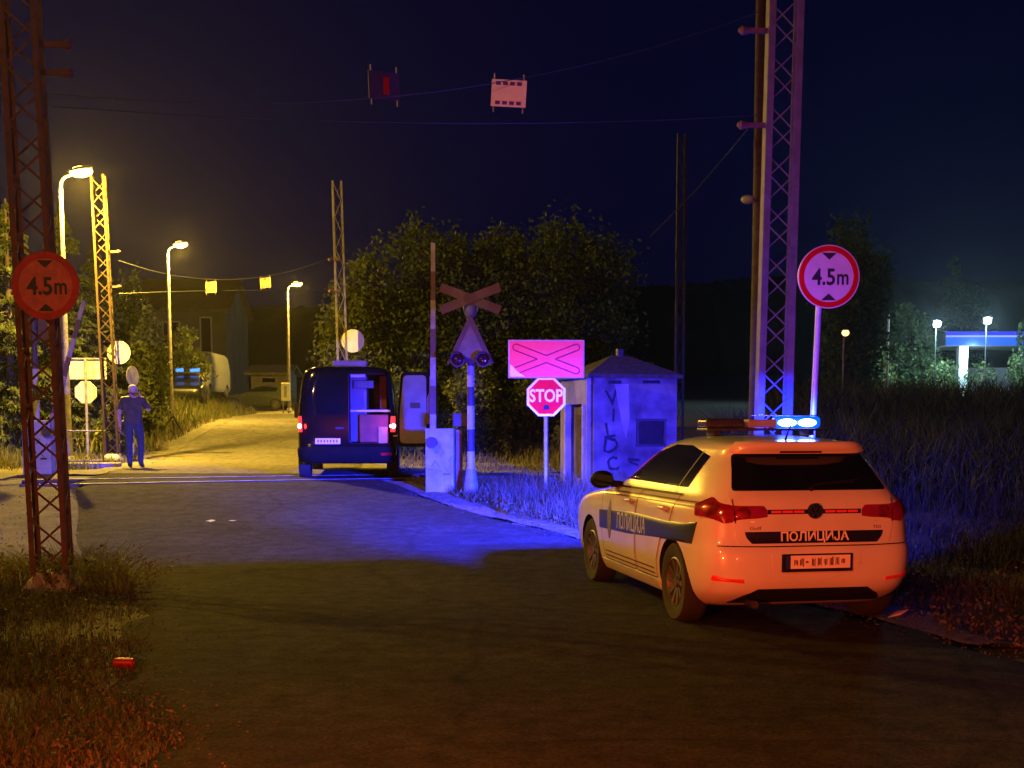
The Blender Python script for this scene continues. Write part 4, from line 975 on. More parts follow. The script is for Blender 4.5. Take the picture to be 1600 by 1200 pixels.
def van():
    p = at(546, 738, 23.7)
    t = thing("van", "dark panel van past the rails with right rear door open and red tail lights on", "van", (p.x, 23.7, Tz(p.x, 24.5) - .02), R(4.6))
    P = mat("van_dark_paint", (.006, .005, .007), .12, var=.3, scale=3)
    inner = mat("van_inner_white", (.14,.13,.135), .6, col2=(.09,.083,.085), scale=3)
    VB = Body(yr=[(.30,-.90),(.42,-.98),(.52,-1.0),(.60,-.97),(.66,-.95),(1.2,-.93),(1.7,-.90),(1.9,-.88),(1.97,-.85),(2.02,-.72),(2.05,-.3)],
              yf=[(.30,3.7),(.5,3.85),(.8,3.8),(1.05,3.45),(1.15,3.2),(1.5,2.8),(1.85,2.35),(1.95,2.2),(2.02,1.9),(2.05,1.5)],
              w=[(.30,.83),(.45,.885),(.7,.90),(1.1,.895),(1.5,.86),(1.8,.81),(1.93,.77),(2.0,.68),(2.05,.35)],
              n=[(.3,9),(1.5,10),(1.95,8),(2.05,4)])
    b = VB.mesh(np.concatenate([np.arange(.30, 1.85, .05), np.arange(1.85, 2.05, .02), [2.05]]), 200, "body", [P, inner, M_black], t)
    mb = MB(); mb.prism(round_poly([(.035,.66),(.80,.66),(.78,1.2),(.70,1.90),(.035,1.90)], .06, 5), -1.3, 1.6); cut1 = cutter(mb, 1, [P, inner, M_black])
    cs = [cut1]
    for y in (0, 3.0):
        for sg in (-1, 1):
            m2 = MB(); m2.cyl((sg*.58, y, .33), (sg*1.1, y, .33), .39, n=32); cs.append(cutter(m2, 2, [P, inner, M_black]))
    carve(b, cs)
    RE, SL = VB.rear(), VB.side(-1)
    for sg, ys in ((-1, (0, 3.0)), (1, (0, 3.0))):
        for y in ys: wheel(t, sg*.80, y, .33, .21, sg)
    # closed left door with tinted glass
    d = patch("rear_door", round_poly([(-.83,.62),(.015,.62),(.015,1.93),(-.72,1.93),(-.80,1.2)], .05), RE, .012, P, t, nu=16, skirt=.02)
    patch("window", round_poly([(-.71,1.17),(-.06,1.17),(-.06,1.83),(-.63,1.83)], .06), RE, .018, M_glass, d, nu=12)
    MB().box((-.12, RE(-.12,.93).y-.03, .93), (.16,.04,.05)).build("handle", M_black, d, bevel=.01)
    pl = MB().box((-.33, RE(-.3,.70).y-.022, .70), (.44,.012,.10)).build("number_plate", mat("van_plate", (.80,.78,.80), .46, .7, var=.1), d)
    mb = MB()
    for k in range(7): mb.box((-.50+k*.055, RE(-.3,.70).y-.030, .70), (.026,.002,.05))
    mb.build("plate_marks", mat("plate_marks_violet", (.25,.12,.35), .6, var=.3), pl)
    # bumper, lamps
    patch("bumper", round_poly([(-.90,.36),(.90,.36),(.90,.58),(-.90,.58)], .05), RE, .05, mat("van_bumper", (.006,.006,.007), .8, spec=.1, var=.3), t, nu=26, skirt=.08)
    patch("reflector", [(.60,.46),(.78,.46),(.78,.50),(.60,.50)], RE, .056, M_retro_r, t, nu=4)
    tl = mat("lit_tail_lamp", (.5,.02,.02), .3, emit=(1,.04,.03), estr=1.6, var=.1); hot = mat("lit_tail_bulb", (.9,.3,.2), .3, emit=(1,.28,.2), estr=14, var=.1)
    for sg in (-1, 1):
        q = patch("tail_light", [(sg*a, b_) for a, b_ in ((.79,.86),(.93,.86),(.93,1.14),(.80,1.14))], RE, .016, tl, t, nu=8, skirt=.02)
        c = RE(sg*.85, .98); MB().ball((c.x, c.y-.02, .965), (.055,.03,.05)).build("bulb", hot, q, True)
        lamp("van_tail_glow", 'POINT', t.matrix_basis @ Vector((c.x, c.y-.16, .96)), 5, (1,.05,.03), .05)
    # open right door, swung out beside the body
    hinge = Vector((.88, -.95, 0)); A = R(-12)
    dm = Matrix.Translation(hinge) @ Matrix.Rotation(A, 4, 'Z')
    mb = MB(); mb.prism(round_poly([(.03,.60),(.74,.60),(.74,1.92),(.10,1.92),(.03,1.2)], .08, 5), -.02, .03, 0, dm); od = mb.build("open_door", P, t)
    mb = MB(); mb.prism(round_poly([(.07,.66),(.55,.66),(.55,1.86),(.14,1.86),(.07,1.2)], .08, 5), -.032, -.0215, 0, dm); mb.build("door_lining", inner, od)
    mb = MB(); mb.prism(round_poly([(.61,.98),(.70,.98),(.70,1.84),(.61,1.84)], .02), -.05, -.0215, 0, dm); mb.build("door_side_lining", inner, od)
    mb = MB(); mb.prism(round_poly([(.26,1.28),(.44,1.28),(.44,1.38),(.26,1.38)], .02), -.037, -.0325, 0, dm); mb.build("handle", M_black, od)
    mb = MB(); mb.prism([(.56,1.0),(.60,1.0),(.60,1.55),(.56,1.45)], -.045, -.0215, 0, dm); mb.build("door_rod", mat("brown_trim", (.16,.09,.06), .7, var=.3), od)
    mb = MB(); mb.tube([dm @ Vector((.06,.0,.78)), (.83,-.93,.78)], .02, 8); mb.build("hinge", M_black, od, True)
    # load space seen through the opening
    red = mat("red_brown_panel", (.24,.055,.03), .7, col2=(.15,.035,.02), scale=4)
    MB().box((.20,.40,1.28), (.30,1.9,1.20)).build("inner_cabinet", inner, t, bevel=.01)
    MB().box((.64,.30,1.56), (.12,1.2,.62)).build("red_curtain", red, t, bevel=.01)
    MB().box((.42,-.70,1.235), (.72,.06,.035)).build("shelf_bar", mat("shelf_pale", (.7,.7,.72), .4, var=.2), t)
    MB().box((.48,-.20,.92), (.52,1.0,.50)).build("red_crate", red, t, bevel=.02)
    MB().box((.30,-.60,1.71), (.36,.1,.14)).build("equipment_box", mat("dark_blue_grey", (.06,.06,.09), .5, var=.3), t, bevel=.01)
    MB().box((.64,-.72,.80), (.16,.06,.30)).build("yellow_board", mat("pale_board", (.40,.30,.16), .7, var=.3), t)
    MB().box((.20,-.62,1.86), (.26,.05,.05)).build("inner_lamp", mat("white_trim", (.8,.8,.85), .4, var=.1), t)
    # roof box, mirror, small lit marks
    MB().box((.03,.2,2.09), (.62,.5,.14)).build("roof_box", mat("roof_box_grey", (.22,.17,.22), .6, var=.3), t, bevel=.02)
    mb = MB(); mb.tube([(-.86,2.62,1.2),(-1.02,2.62,1.22)], .03, 8); mb.box((-1.12,2.62,1.27), (.20,.10,.30)); mb.build("mirror", M_black, t, bevel=.02)
    patch("side_window", round_poly([(2.0,1.15),(2.75,1.15),(2.45,1.75),(2.05,1.78)], .05), SL, .008, M_glass, t, nu=8)
    mb = MB(); mb.box((0,1.4,.33), (1.4,4.2,.06)); mb.build("underside", M_black, t)
van()

def far_hatchback():
    p = at(394, 640, 78)
    t = thing("hatchback_car", "dark hatchback parked side on behind tall grass left of the farthest lamp", "car", (p.x + 1.7, 78, p.z), R(82))
    P = mat("dark_car_paint", (.03,.035,.035), .3, var=.2, coat=.7)
    b = CARB.mesh(CARZ[::2], 120, "body", [P, M_black], t); carve(b, arch_cutters(.35, (0, 2.578), .9))
    for S in (CARB.side(-1), CARB.side(1)):
        patch("side_window", [(.015,1.012),(1.99,.995),(1.88,1.045),(1.65,1.165),(1.4,1.27),(1.1,1.365),(.8,1.385),(.05,1.365),(-.13,1.33)], S, .006, M_glass, t, nu=12)
    patch("rear_window", [(-.62,1.065),(.62,1.065),(.53,1.335),(-.53,1.335)], CARB.rear(), .006, M_glass, t, nu=10)
    for x_, y_ in ((-.775,0),(.775,0),(-.775,2.578),(.775,2.578)): wheel(t, x_, y_, .316, .2, math.copysign(1, x_))
    for sg in (-1, 1):
        MB().ball((sg*.62, 3.36, .66), (.16,.06,.08)).build("headlight", mat("headlight_glass", (.8,.75,.55), .15, .5, var=.2), t, True)
        patch("tail_light", [(sg*.5,.84),(sg*.95,.84),(sg*.95,1.0),(sg*.5,.95)], CARB.rear(), .012, lens_far, t, nu=8)
lens_far = mat("far_tail_lens", (.5,.25,.2), .3, var=.2)
far_hatchback()
def far_police():
    p = at(296, 625, 64)
    t = thing("police_car", "dark far patrol car among bushes with only its two blue roof lamps showing clearly", "police car", (p.x, 64, p.z - .2), R(190))
    b = CARB.mesh(CARZ[::2], 120, "body", [mat('navy_car_paint', (.012,.016,.03), .35, var=.2, coat=.5), M_black], t); carve(b, arch_cutters(.35, (0, 2.578), .9))
    for x_, y_ in ((-.775,0),(.775,0),(-.775,2.578),(.775,2.578)): wheel(t, x_, y_, .316, .2, math.copysign(1, x_))
    for S in (CARB.side(-1), CARB.side(1)):
        patch("side_window", [(.015,1.012),(1.99,.995),(1.88,1.045),(1.65,1.165),(1.4,1.27),(1.1,1.365),(.8,1.385),(.05,1.365),(-.13,1.33)], S, .006, M_glass, t, nu=12)
    lb = MB().box((0,1.0,1.52), (1.1,.26,.06)).build("light_bar", M_darkm, t, bevel=.01)
    e = mat("far_blue_lamp", (.05,.2,.8), .3, emit=(.015,.16,1), estr=2.4, var=.1)
    for x_, sx in ((-.36,.46), (.36,.36)): MB().box((x_,1.0,1.63), (sx,.24,.17), Matrix.Rotation(R(8), 3, 'Y')).build("blue_lamp", e, lb, bevel=.04)
far_police()
def far_van():
    p = at(328, 612, 72)
    t = thing("white_van", "pale van front with dark windscreen right of the far blue lamps", "van", (p.x - .4, 72, p.z - .3), R(176))
    VB = Body(yr=[(.3,-2.6),(.6,-2.7),(2.3,-2.6),(2.5,-2.3)], yf=[(.3,2.4),(.5,2.5),(.9,2.45),(1.15,2.2),(1.3,1.9),(2.0,1.3),(2.35,1.1),(2.5,.7)],
              w=[(.3,.86),(.5,.92),(1.2,.92),(2.1,.82),(2.4,.68),(2.5,.35)], n=[(.3,8),(2.1,8),(2.5,4)])
    W_ = mat("van_pale_paint", (.12,.125,.14), .6, var=.15); b = VB.mesh(np.arange(.3, 2.51, .05), 120, "body", [W_, M_black], t)
    cs = []
    for y in (-1.6, 1.6):
        for sg in (-1, 1):
            m2 = MB(); m2.cyl((sg*.6, y, .33), (sg*1.1, y, .33), .38, n=28); cs.append(cutter(m2, 1, [W_, M_black]))
    carve(b, cs)
    fr = lambda u, z: Vector((u, 0, z)) + Vector((0, float(VB.yf(z)) * 1.0 - .02*abs(u)**2 - .20*max(0, abs(u)-.45), 0))
    def FR(u, z):
        x, y = VB.outline(z, m=300); yc = VB.par(z)[0]; return Vector((u, float(2*yc - np.interp(abs(u), x, y)), z))
    patch("windscreen", [(-.70,1.36),(.70,1.36),(.62,1.95),(-.62,1.95)], FR, .008, M_glass, t, nu=10)
    for sg in (-1, 1): MB().ball((sg*.66, 2.33, .92), (.13,.1,.08)).build("headlight", mat("van_headlamp", (.8,.8,.8), .2, emit=(1,.95,.9), estr=(.6), var=.1), t, True)
    for x_, y_ in ((-.8,-1.6),(.8,-1.6),(-.8,1.6),(.8,1.6)): wheel(t, x_, y_, .33, .2, math.copysign(1, x_))
far_van()

# ---------------------------------------------------------------- person walking away, right hand at the ear
def person():
    p = at(210, 730, 27)
    t = thing("person", "person in dark t-shirt and blue jeans walking away with right hand at the ear", "person", (p.x, 27, Tz(p.x, 27) + .016), R(6))
    J = {'pel': (0,0,.95), 'bel': (0,.01,1.10), 'che': (0,.0,1.32), 'nek': (0,.01,1.49), 'he0': (0,.03,1.56), 'he1': (0,.045,1.66), 'he2': (0,.03,1.72),
         'hl': (-.10,0,.90), 'kl': (-.10,.05,.50), 'al': (-.085,-.03,.10), 'tl': (-.09,.03,.05), 'ul': (-.095,.13,.035),
         'hr': (.10,0,.90), 'kr': (.13,.10,.51), 'ar': (.115,.10,.10), 'tr': (.13,.16,.05), 'ur': (.15,.26,.035),
         'sl': (-.205,.0,1.42), 'el': (-.285,-.03,1.14), 'wl': (-.285,.05,.90), 'sr': (.205,.0,1.42), 'er': (.33,.05,1.20), 'wr': (.17,.10,1.45), 'gl': (-.283,.065,.84), 'gr': (.125,.09,1.52)}
    Rd = {'pel': (.16,.12), 'bel': (.165,.13), 'che': (.175,.125), 'nek': (.065,.065), 'he0': (.072,.085), 'he1': (.085,.10), 'he2': (.05,.06), 'hl': (.105,.11), 'kl': (.068,.07), 'al': (.05,.055), 'tl': (.045,.045), 'ul': (.035,.028),
          'hr': (.105,.11), 'kr': (.068,.07), 'ar': (.05,.055), 'tr': (.045,.045), 'ur': (.035,.028), 'sl': (.075,.08), 'el': (.050,.050), 'wl': (.032,.036), 'sr': (.075,.08), 'er': (.050,.050), 'wr': (.032,.036), 'gl': (.024,.04), 'gr': (.024,.04)}
    Ed = [('pel','bel'),('bel','che'),('che','nek'),('nek','he0'),('he0','he1'),('he1','he2'),('pel','hl'),('hl','kl'),('kl','al'),('al','tl'),('tl','ul'),('pel','hr'),('hr','kr'),('kr','ar'),('ar','tr'),('tr','ur'),
          ('che','sl'),('sl','el'),('el','wl'),('wl','gl'),('che','sr'),('sr','er'),('er','wr'),('wr','gr')]
    Rd = {k: (v[0]*(1.0 if k[0] in 'nwgu' or k[:2] == 'he' else 1.16), v[1]*1.08) for k, v in Rd.items()}
    ks = list(J)
    def finger(root, d, up, L, r, nm, par):
        a = Vector(root); prev = par; dv = Vector(d)
        for i in range(3):
            a = a + dv * (L/3); k = f"{nm}{i}"; ks.append(k); J[k] = tuple(a); Rd[k] = (r*(1-.12*i),)*2; Ed.append((prev, k)); prev = k; dv = (dv + Vector(up)*.35).normalized()
    me = bpy.data.meshes.new("body"); 
    me.from_pydata([J[k] for k in ks], [(ks.index(a), ks.index(b)) for a, b in Ed], [])
    o = bpy.data.objects.new("body", me); COL.objects.link(o); o.parent = t
    sk = o.modifiers.new("skin", 'SKIN'); sk.use_smooth_shade = True
    for i, k in enumerate(ks):
        me.skin_vertices[0].data[i].radius = Rd[k]; me.skin_vertices[0].data[i].use_root = (k == 'pel')
    sb = o.modifiers.new("sub", 'SUBSURF'); sb.levels = sb.render_levels = 2
    bpy.context.view_layer.update(); dg = bpy.context.evaluated_depsgraph_get()
    nm = bpy.data.meshes.new_from_object(o.evaluated_get(dg)); o.modifiers.clear(); o.data = nm
    # fingers of both hands, welded into the same mesh
    fb = MB()
    for sg, hand, d, out in ((-1, Vector((-.283,.07,.80)), Vector((0,.15,-1)), Vector((0,1,0))), (1, Vector((.118,.085,1.56)), Vector((-.3,-.15,1)), Vector((0,1,0)))):
        d.normalize(); cur = Vector((.5*-sg, 0, 0))
        for q, (o_, L) in enumerate(((-.030,.075),(-.010,.085),(.010,.08),(.030,.065))):
            a = hand + out*o_; pts = [a - d*.03, a + d*L*.4, a + d*L*.75 + cur*.02, a + d*L*.95 + cur*.05]; fb.tube(pts, [.010,.0095,.0085,.006], 8)
        a = hand - d*.03 + out*.035; fb.tube([a, a + (out*.7 + d*.7)*.035, a + (out*.45 + d)*.06], [.011,.0105,.007], 8)
    fo = fb.build("hand_shape", M_bark); bm = bmesh.new(); bm.from_mesh(o.data); bm.from_mesh(fo.data); bm.to_mesh(o.data); bm.free(); bpy.data.objects.remove(fo)
    skin = mat("skin", (.45,.27,.19), .6, var=.12, scale=20); shirt = mat("tshirt_dark", (.055,.05,.052), .9, col2=(.03,.027,.03), scale=9, bump=.2); jean = mat("jeans_blue", (.02,.032,.08), .85, col2=(.012,.02,.05), scale=12, bump=.2); shoe = mat("shoe_black", (.015,.015,.015), .6, var=.3)
    me = o.data; me.materials.clear()
    for m_ in (skin, shirt, jean, shoe): me.materials.append(m_)
    for f in me.polygons:
        c = f.center; f.use_smooth = True
        arm = abs(c.x) > .225
        if c.z < .085: k = 3
        elif c.z < .93 and not arm: k = 2
        elif c.z < 1.475 and (not arm or c.z > (1.22 if c.x < 0 else 1.24)) and not (c.x > .13 and c.y > .055 and c.z > 1.2): k = 1
        else: k = 0
        f.material_index = k
    # hair, ears, nose, eyes, mouth
    MB().ball((0,.030,1.668), (.092,.105,.078), 18, 10).build("hair", mat("grey_hair", (.50,.48,.42), .8, col2=(.36,.34,.30), scale=40, bump=.4), t, True)
    mb = MB()
    for sg in (-1, 1): mb.ball((sg*.088, .045, 1.615), (.014,.024,.032), 10, 8)
    mb.build("ear", skin, t, True)
    mb = MB(); mb.tube([(0,.135,1.64),(0,.155,1.60)], [.010,.017], 8); mb.build("nose", skin, t, True)
    mb = MB(); [mb.ball((sg*.032,.130,1.645), (.013,.008,.009), 10, 6) for sg in (-1, 1)]; mb.build("eye", mat("eye_dark", (.08,.06,.05), .3, var=.2), t, True)
    mb = MB(); mb.box((0,.128,1.568), (.045,.012,.010)); mb.build("mouth", mat("lips", (.35,.14,.12), .6, var=.2), t)
    mb = MB(); mb.tube([(-.165,0,.925),(0,-.118,.93),(.165,0,.925),(0,.118,.93),(-.165,0,.925)], .012, 8); 
    mb = MB(); mb.box((.108,.085,1.60), (.012,.07,.14), Matrix.Rotation(R(-12), 3, 'X')); ph = mb.build("phone", M_black, None, bevel=.004)
    ph.location = t.matrix_basis.translation; ph.rotation_euler = t.rotation_euler; tag(ph, "dark phone held at the walking person's ear", "phone")
person()

# ---------------------------------------------------------------- vegetation
def quads(P, size, g, elong=1.0, droop=0.0, D=None):
    """leaf-sized rhombs at points P"""
    n = len(P); N = g.normal(size=(n, 3)); N /= np.linalg.norm(N, axis=1)[:, None]
    A = g.normal(size=(n, 3)) if D is None else D + .35*g.normal(size=(n, 3)); A[:, 2] -= droop
    A -= (A*N).sum(1)[:, None]*N; A /= np.linalg.norm(A, axis=1)[:, None]; B = np.cross(N, A)
    s = size * g.uniform(.55, 1.3, n)[:, None]
    V = np.stack([P - A*s*elong, P - B*s*.5 + A*s*.1, P + A*s*elong, P + B*s*.5 + A*s*.1], 1).reshape(-1, 3)
    return V, np.arange(4*n).reshape(n, 4)
def crown(blobs, n, size, seed, clump=.30, nclump=40):
    g = np.random.default_rng(seed); pts = []
    vol = np.array([b[1][0]*b[1][1]*b[1][2] for b in blobs])**(2/3); k = (vol/vol.sum()*n).astype(int)
    for (c, r), m in zip(blobs, k):
        r = np.array(r); nc = max(6, int(nclump*m/n*len(blobs)))
        d = g.normal(size=(nc, 3)); d /= np.linalg.norm(d, axis=1)[:, None]; rad = g.uniform(.55, 1.02, nc)[:, None]
        C = d*rad; w_ = g.uniform(.3, 1.4, nc); idx = g.choice(nc, m, p=w_/w_.sum())
        q = C[idx] + np.clip(g.normal(size=(m, 3)), -1.7, 1.7)*clump*g.uniform(.45, 1.0, nc)[idx][:, None]
        pts.append(np.array(c) + q*r)
    return quads(np.concatenate(pts), size, g)
def trunk_limbs(t, h, r, seed, tips, ma=None):
    rr = random.Random(seed); mb = MB()
    mb.tube([(0,0,-.3),(.03,.02,h*.25),(-.04,.05,h*.5),(.02,0,h*.8)], [r*1.25,r,r*.75,r*.35], 10)
    for tp in tips:
        z0 = h*rr.uniform(.25,.55); mid = Vector((tp[0]*.45, tp[1]*.45, z0 + (tp[2]-z0)*.6)); mb.tube([(0,0,z0), mid, tp], [r*.5,r*.33,r*.12], 7)
    mb.build("trunk", ma or M_bark, t, True)
def tree(label, x, y, blobs, n, size, seed, ma, h, r, name="leafy_tree", grp="trees around the crossing", nclump=40, clump=.30):
    t = thing(name, label, "tree", (x, y, Tz(x, y)), 0, grp)
    trunk_limbs(t, h, r, seed, [b[0] for b in blobs])
    V, Fq = crown(blobs, n, size, seed, clump, nclump); np_mesh("crown", V, Fq, ma, t)
    return t
def px_tree(label, px, Y, py_top, wpx, n, size, seed, ma, name="leafy_tree", low=.12, lean=0, **kw):
    """rounded tree: several lobes filling a given width and height"""
    a = at(px, py_top, Y); z0 = Tz(a.x, Y); H = a.z - z0; Wd = wpx/F*Y; g = random.Random(seed)
    bl = []
    for i in range(7):
        f = low + (1-low)*(.12 + .70*i/6); ww = (1 - (max(0, i-2.2)/4.6)**2)**.5 * (.75 + .08*min(i, 3))
        for q in range(2):
            a_ = g.uniform(0, 6.28); rad = Wd*.20*ww*g.uniform(.5, 1.2)
            bl.append(((rad*math.cos(a_) + lean*f, rad*math.sin(a_), H*f), (Wd*.31*ww*g.uniform(.8,1.15), Wd*.31*ww, H*.16*g.uniform(.85,1.15))))
    return tree(label, a.x, Y, bl, n, size, seed, ma, H, .05 + H*.02, name, nclump=60, **kw)
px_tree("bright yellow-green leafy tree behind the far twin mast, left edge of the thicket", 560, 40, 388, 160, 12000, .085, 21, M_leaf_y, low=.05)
px_tree("tall rounded tree directly above the van's open door", 655, 42, 345, 270, 21000, .09, 22, M_leaf, low=.05)
px_tree("broad dim tree rising behind the red crossing board", 790, 44, 346, 280, 21000, .09, 23, M_leaf, low=.05)
px_tree("rounded tree filling the gap above the striped crossing signal", 722, 43.5, 352, 210, 14000, .09, 27, M_leaf, low=.05)
px_tree("dark tree in blue gloom above the graffiti hut", 915, 47, 328, 250, 17000, .10, 24, M_leaf, low=.05)
for i, (px, Y, top, wd, lab) in enumerate(((640, 33, 575, 120, "leafy shrub between the van door and striped signal"), (745, 34, 560, 130, "leafy shrub behind the striped signal pole"), (840, 35, 555, 130, "dim shrub behind the STOP pole"), (585, 37, 590, 120, "shrub behind the van's roof"))):
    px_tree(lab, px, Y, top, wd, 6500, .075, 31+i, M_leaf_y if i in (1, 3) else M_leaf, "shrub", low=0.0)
px_tree("dark upright tree left of the bright bush, behind the far rusty mast", 205, 44, 425, 80, 9000, .08, 41, M_needle, low=.05)
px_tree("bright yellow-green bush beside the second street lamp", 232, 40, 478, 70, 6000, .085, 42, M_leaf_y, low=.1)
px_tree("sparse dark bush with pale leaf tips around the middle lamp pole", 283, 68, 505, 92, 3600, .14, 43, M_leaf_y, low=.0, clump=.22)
px_tree("low weedy bush at the foot of the far rusty mast", 178, 33, 625, 60, 3000, .06, 44, M_leaf_y, "shrub", low=0)
px_tree("large dark green tree behind the right height sign", 1332, 62, 335, 150, 12000, .13, 45, M_leaf, low=.05)
px_tree("tree lit teal left of the petrol station's lamps", 1420, 102.5, 470, 120, 6000, .17, 46, M_leaf, low=.0)
px_tree("leafy tree lit cyan beside the left floodlight", 1448, 101, 490, 55, 2200, .16, 47, M_leaf, low=.1, clump=.22)
px_tree("leafy tree lit cyan right of the white pillar", 1606, 101, 500, 60, 1800, .16, 48, M_leaf, low=.1, clump=.22)
px_tree("low bushes in front of the blue canopy", 1478, 98, 560, 80, 1500, .16, 49, M_leaf, "shrub", low=0, clump=.2)
px_tree("green lit bush left of the blue canopy", 1372, 99, 540, 56, 2200, .15, 50, M_leaf_y, "shrub", low=0)

def spruce_mesh(t, H, Rb, seed, n_br=110, lf=.055, dens=1.0):
    g = np.random.default_rng(seed); Pp, Dd = [], []; mb = MB()
    mb.tube([(0,0,-.3),(0,0,H*.5),(0,0,H)], [.16,.09,.02], 8)
    for i in range(n_br):
        f = (i + g.uniform()) / n_br; z = H*(.06 + .92*f**1.05); L = Rb*(1-f)**.75*g.uniform(.7, 1.15) + .15; a = g.uniform(0, 6.283)
        d = np.array([math.cos(a), math.sin(a), 0]); side = np.array([-d[1], d[0], 0]); m = int(150*L*dens) + 20
        s = g.uniform(.12, 1, m)**.8; spread = .30*L*(1 - .75*s)*s**.3 + .03
        pos = np.array([0,0,z]) + d*(s*L)[:, None] + np.array([0,0,1])*(-.30*L*s**1.3 + .10*L*s**3)[:, None] + side*(g.uniform(-1, 1, m)*spread)[:, None]
        pos[:, 2] -= np.abs(g.normal(size=m))*.06
        Pp.append(pos); Dd.append(np.repeat((d*.8 + np.array([0,0,-.35]))[None], m, 0))
        mb.tube([(0,0,z), tuple(d*L*.5 + np.array([0,0,z-.13*L])), tuple(d*L*.9 + np.array([0,0,z-.2*L]))], [.025,.016,.006], 5)
    mb.build("trunk", M_bark, t, True)
    V, Fq = quads(np.concatenate(Pp), lf, g, 1.7, .2, np.concatenate(Dd)); np_mesh("crown", V, Fq, M_needle, t)
for i, (px, Y, top, rb, lab) in enumerate(((8, 35, 310, 2.6, "nearest spruce with lamp-lit drooping sprays at the left picture edge"), (92, 38, 330, 2.3, "spruce behind the nearest visible street lamp's pole"), (-45, 40, 260, 2.8, "taller spruce at the far left behind the first"), (150, 42, 380, 1.9, "smaller spruce between the street lamp and the far rusty mast"))):
    a = at(px, top, Y); z0 = Tz(a.x, Y); t = thing("spruce", lab, "tree", (a.x, Y, z0), 0, "spruces at the left"); spruce_mesh(t, a.z - z0, rb, 60+i, 120)
a = at(1490, 395, 122); z0 = Tz(a.x, 122); t = thing("spruce", "dim conifer rising above the blue canopy", "tree", (a.x, 122, z0)); spruce_mesh(t, a.z - z0, 3.6, 71, 90, .16, .35)

def blades(name, X, Y, h, wd, ma, label, lean=.35, seed=1, zoff=-.03):
    g = np.random.default_rng(seed); n = len(X); Z = T(X, Y) + zoff; a = g.uniform(0, 6.283, n)
    P = np.stack([X, Y, Z], 1); d = np.stack([np.cos(a), np.sin(a), np.zeros(n)], 1); b = g.uniform(0, 6.283, n); u = np.stack([np.cos(b), np.sin(b), np.zeros(n)], 1)
    h = h * g.uniform(.5, 1.25, n); ln = (lean*h*g.uniform(.2, 1.3, n))[:, None]; up = np.array([0,0,1.])
    W = (wd*g.uniform(.6, 1.3, n))[:, None]; m = P + u*ln*.30 + up*(h*.55)[:, None]; tp = P + u*ln + up*(h*np.sqrt(np.clip(1-(lean*.6)**2, .3, 1)))[:, None]
    V = np.stack([P - d*W, P + d*W, m + d*W*.75, m - d*W*.75, tp], 1).reshape(-1, 3); i = np.arange(n)*5
    o = np_mesh(name, V, [np.stack([i, i+1, i+2, i+3], 1), np.stack([i+3, i+2, i+4], 1)], ma); tag(o, label, kind='stuff'); return o
def scatter(n, y0, y1, f0, f1, seed, p=1.0):
    g = np.random.default_rng(seed); Y = y0 + (y1-y0)*g.uniform(size=n)**p; s = g.uniform(size=n); X = f0(Y) + (f1(Y)-f0(Y))*s
    # patchy cover
    k = np.sin(X*2.1 + 1.3*np.sin(Y*1.7)) + np.sin(Y*2.3 + 1.1*np.sin(X*1.3)) + g.normal(size=n)*.9
    m = k > -.9; return X[m], Y[m]
lf = lambda Y: -0.46*Y - .6
X, Y = scatter(26000, 3.2, 13.2, lf, lambda y: left_e(y) + .10 + .25*np.sin(y*2.2)*np.sin(y*5.1), 1, .8); blades("grass", X, Y, .055 + .085*np.clip((left_e(Y)-X)/1.0, 0, 1), .0035, mat("grass_dark_green", (.06,.08,.025), .75, col2=(.09,.08,.035), scale=.9, island=.5, spec=.1, transl=.3), "short green grass left of the road", .7, 1)
X, Y = scatter(15000, 3.2, 13.4, lf, lambda y: left_e(y) + .22 + .3*np.sin(y*2.2+.5)*np.sin(y*4.1), 2, .8); blades("grass", X, Y, .05 + .10*np.clip((left_e(Y)-X)/1.0, 0, 1), .003, mat("straw_dark", (.10,.085,.045), .8, col2=(.055,.05,.025), scale=1.2, island=.5, spec=.1), "dry straw in the grass left of the road", .9, 2)
X, Y = scatter(4200, 11.75, 13.6, lambda y: left_e(y) - 2.2, lambda y: left_e(y) + .1, 3); blades("weeds", X, Y, .18 + .36*np.exp(-((X+4.1)**2 + (Y-12.4)**2)/1.0), .005, M_grass, "taller weeds around the rusty left mast", .8, 3)
X, Y = scatter(9000, 8.6, 24, lambda y: right_e(y) + .25, lambda y: np.maximum(.42*y + 1.5, right_e(y)+1), 4, .9); blades("grass", X, Y, .08 + .16*np.clip((X-right_e(Y))/1.2, 0, 1), .005, M_reed, "dry grass along the right verge", .6, 4)
X, Y = scatter(11000, 9.6, 19, lambda y: right_e(y) + 1.3 + .25*np.sin(y*3), lambda y: np.maximum(.45*y + 2, right_e(y)+2), 5, 1); blades("reeds", X, Y, .16 + .26*np.clip((X-right_e(Y)-1.2)/2.5, 0, 1)*(.6+.4*np.sin(X*2.3+Y)), .008, M_reed, "tall dry reeds right of the police car", .75, 5)
X, Y = scatter(15000, 19, 42, lambda y: np.maximum(.155*y, 3.6) + .3, lambda y: .46*y + 2, 6, 1); blades("reeds", X, Y, .38 + .98*np.clip((Y-17)/12, 0, 1)*(.75+.25*np.sin(X*1.7+Y*.9)), .016, mat("reed_darker", (.06,.06,.035), .85, col2=(.035,.035,.02), scale=1.0, island=.5, spec=.1), "dark tall reeds further back on the right", .6, 6)
X, Y = scatter(7000, 42, 60, lambda y: .20*y, lambda y: .46*y + 2, 16); blades("reeds", X, Y, 1.75 + 0*X, .035, mat("reed_darker"), "dark distant scrub on the right field", .6, 16)
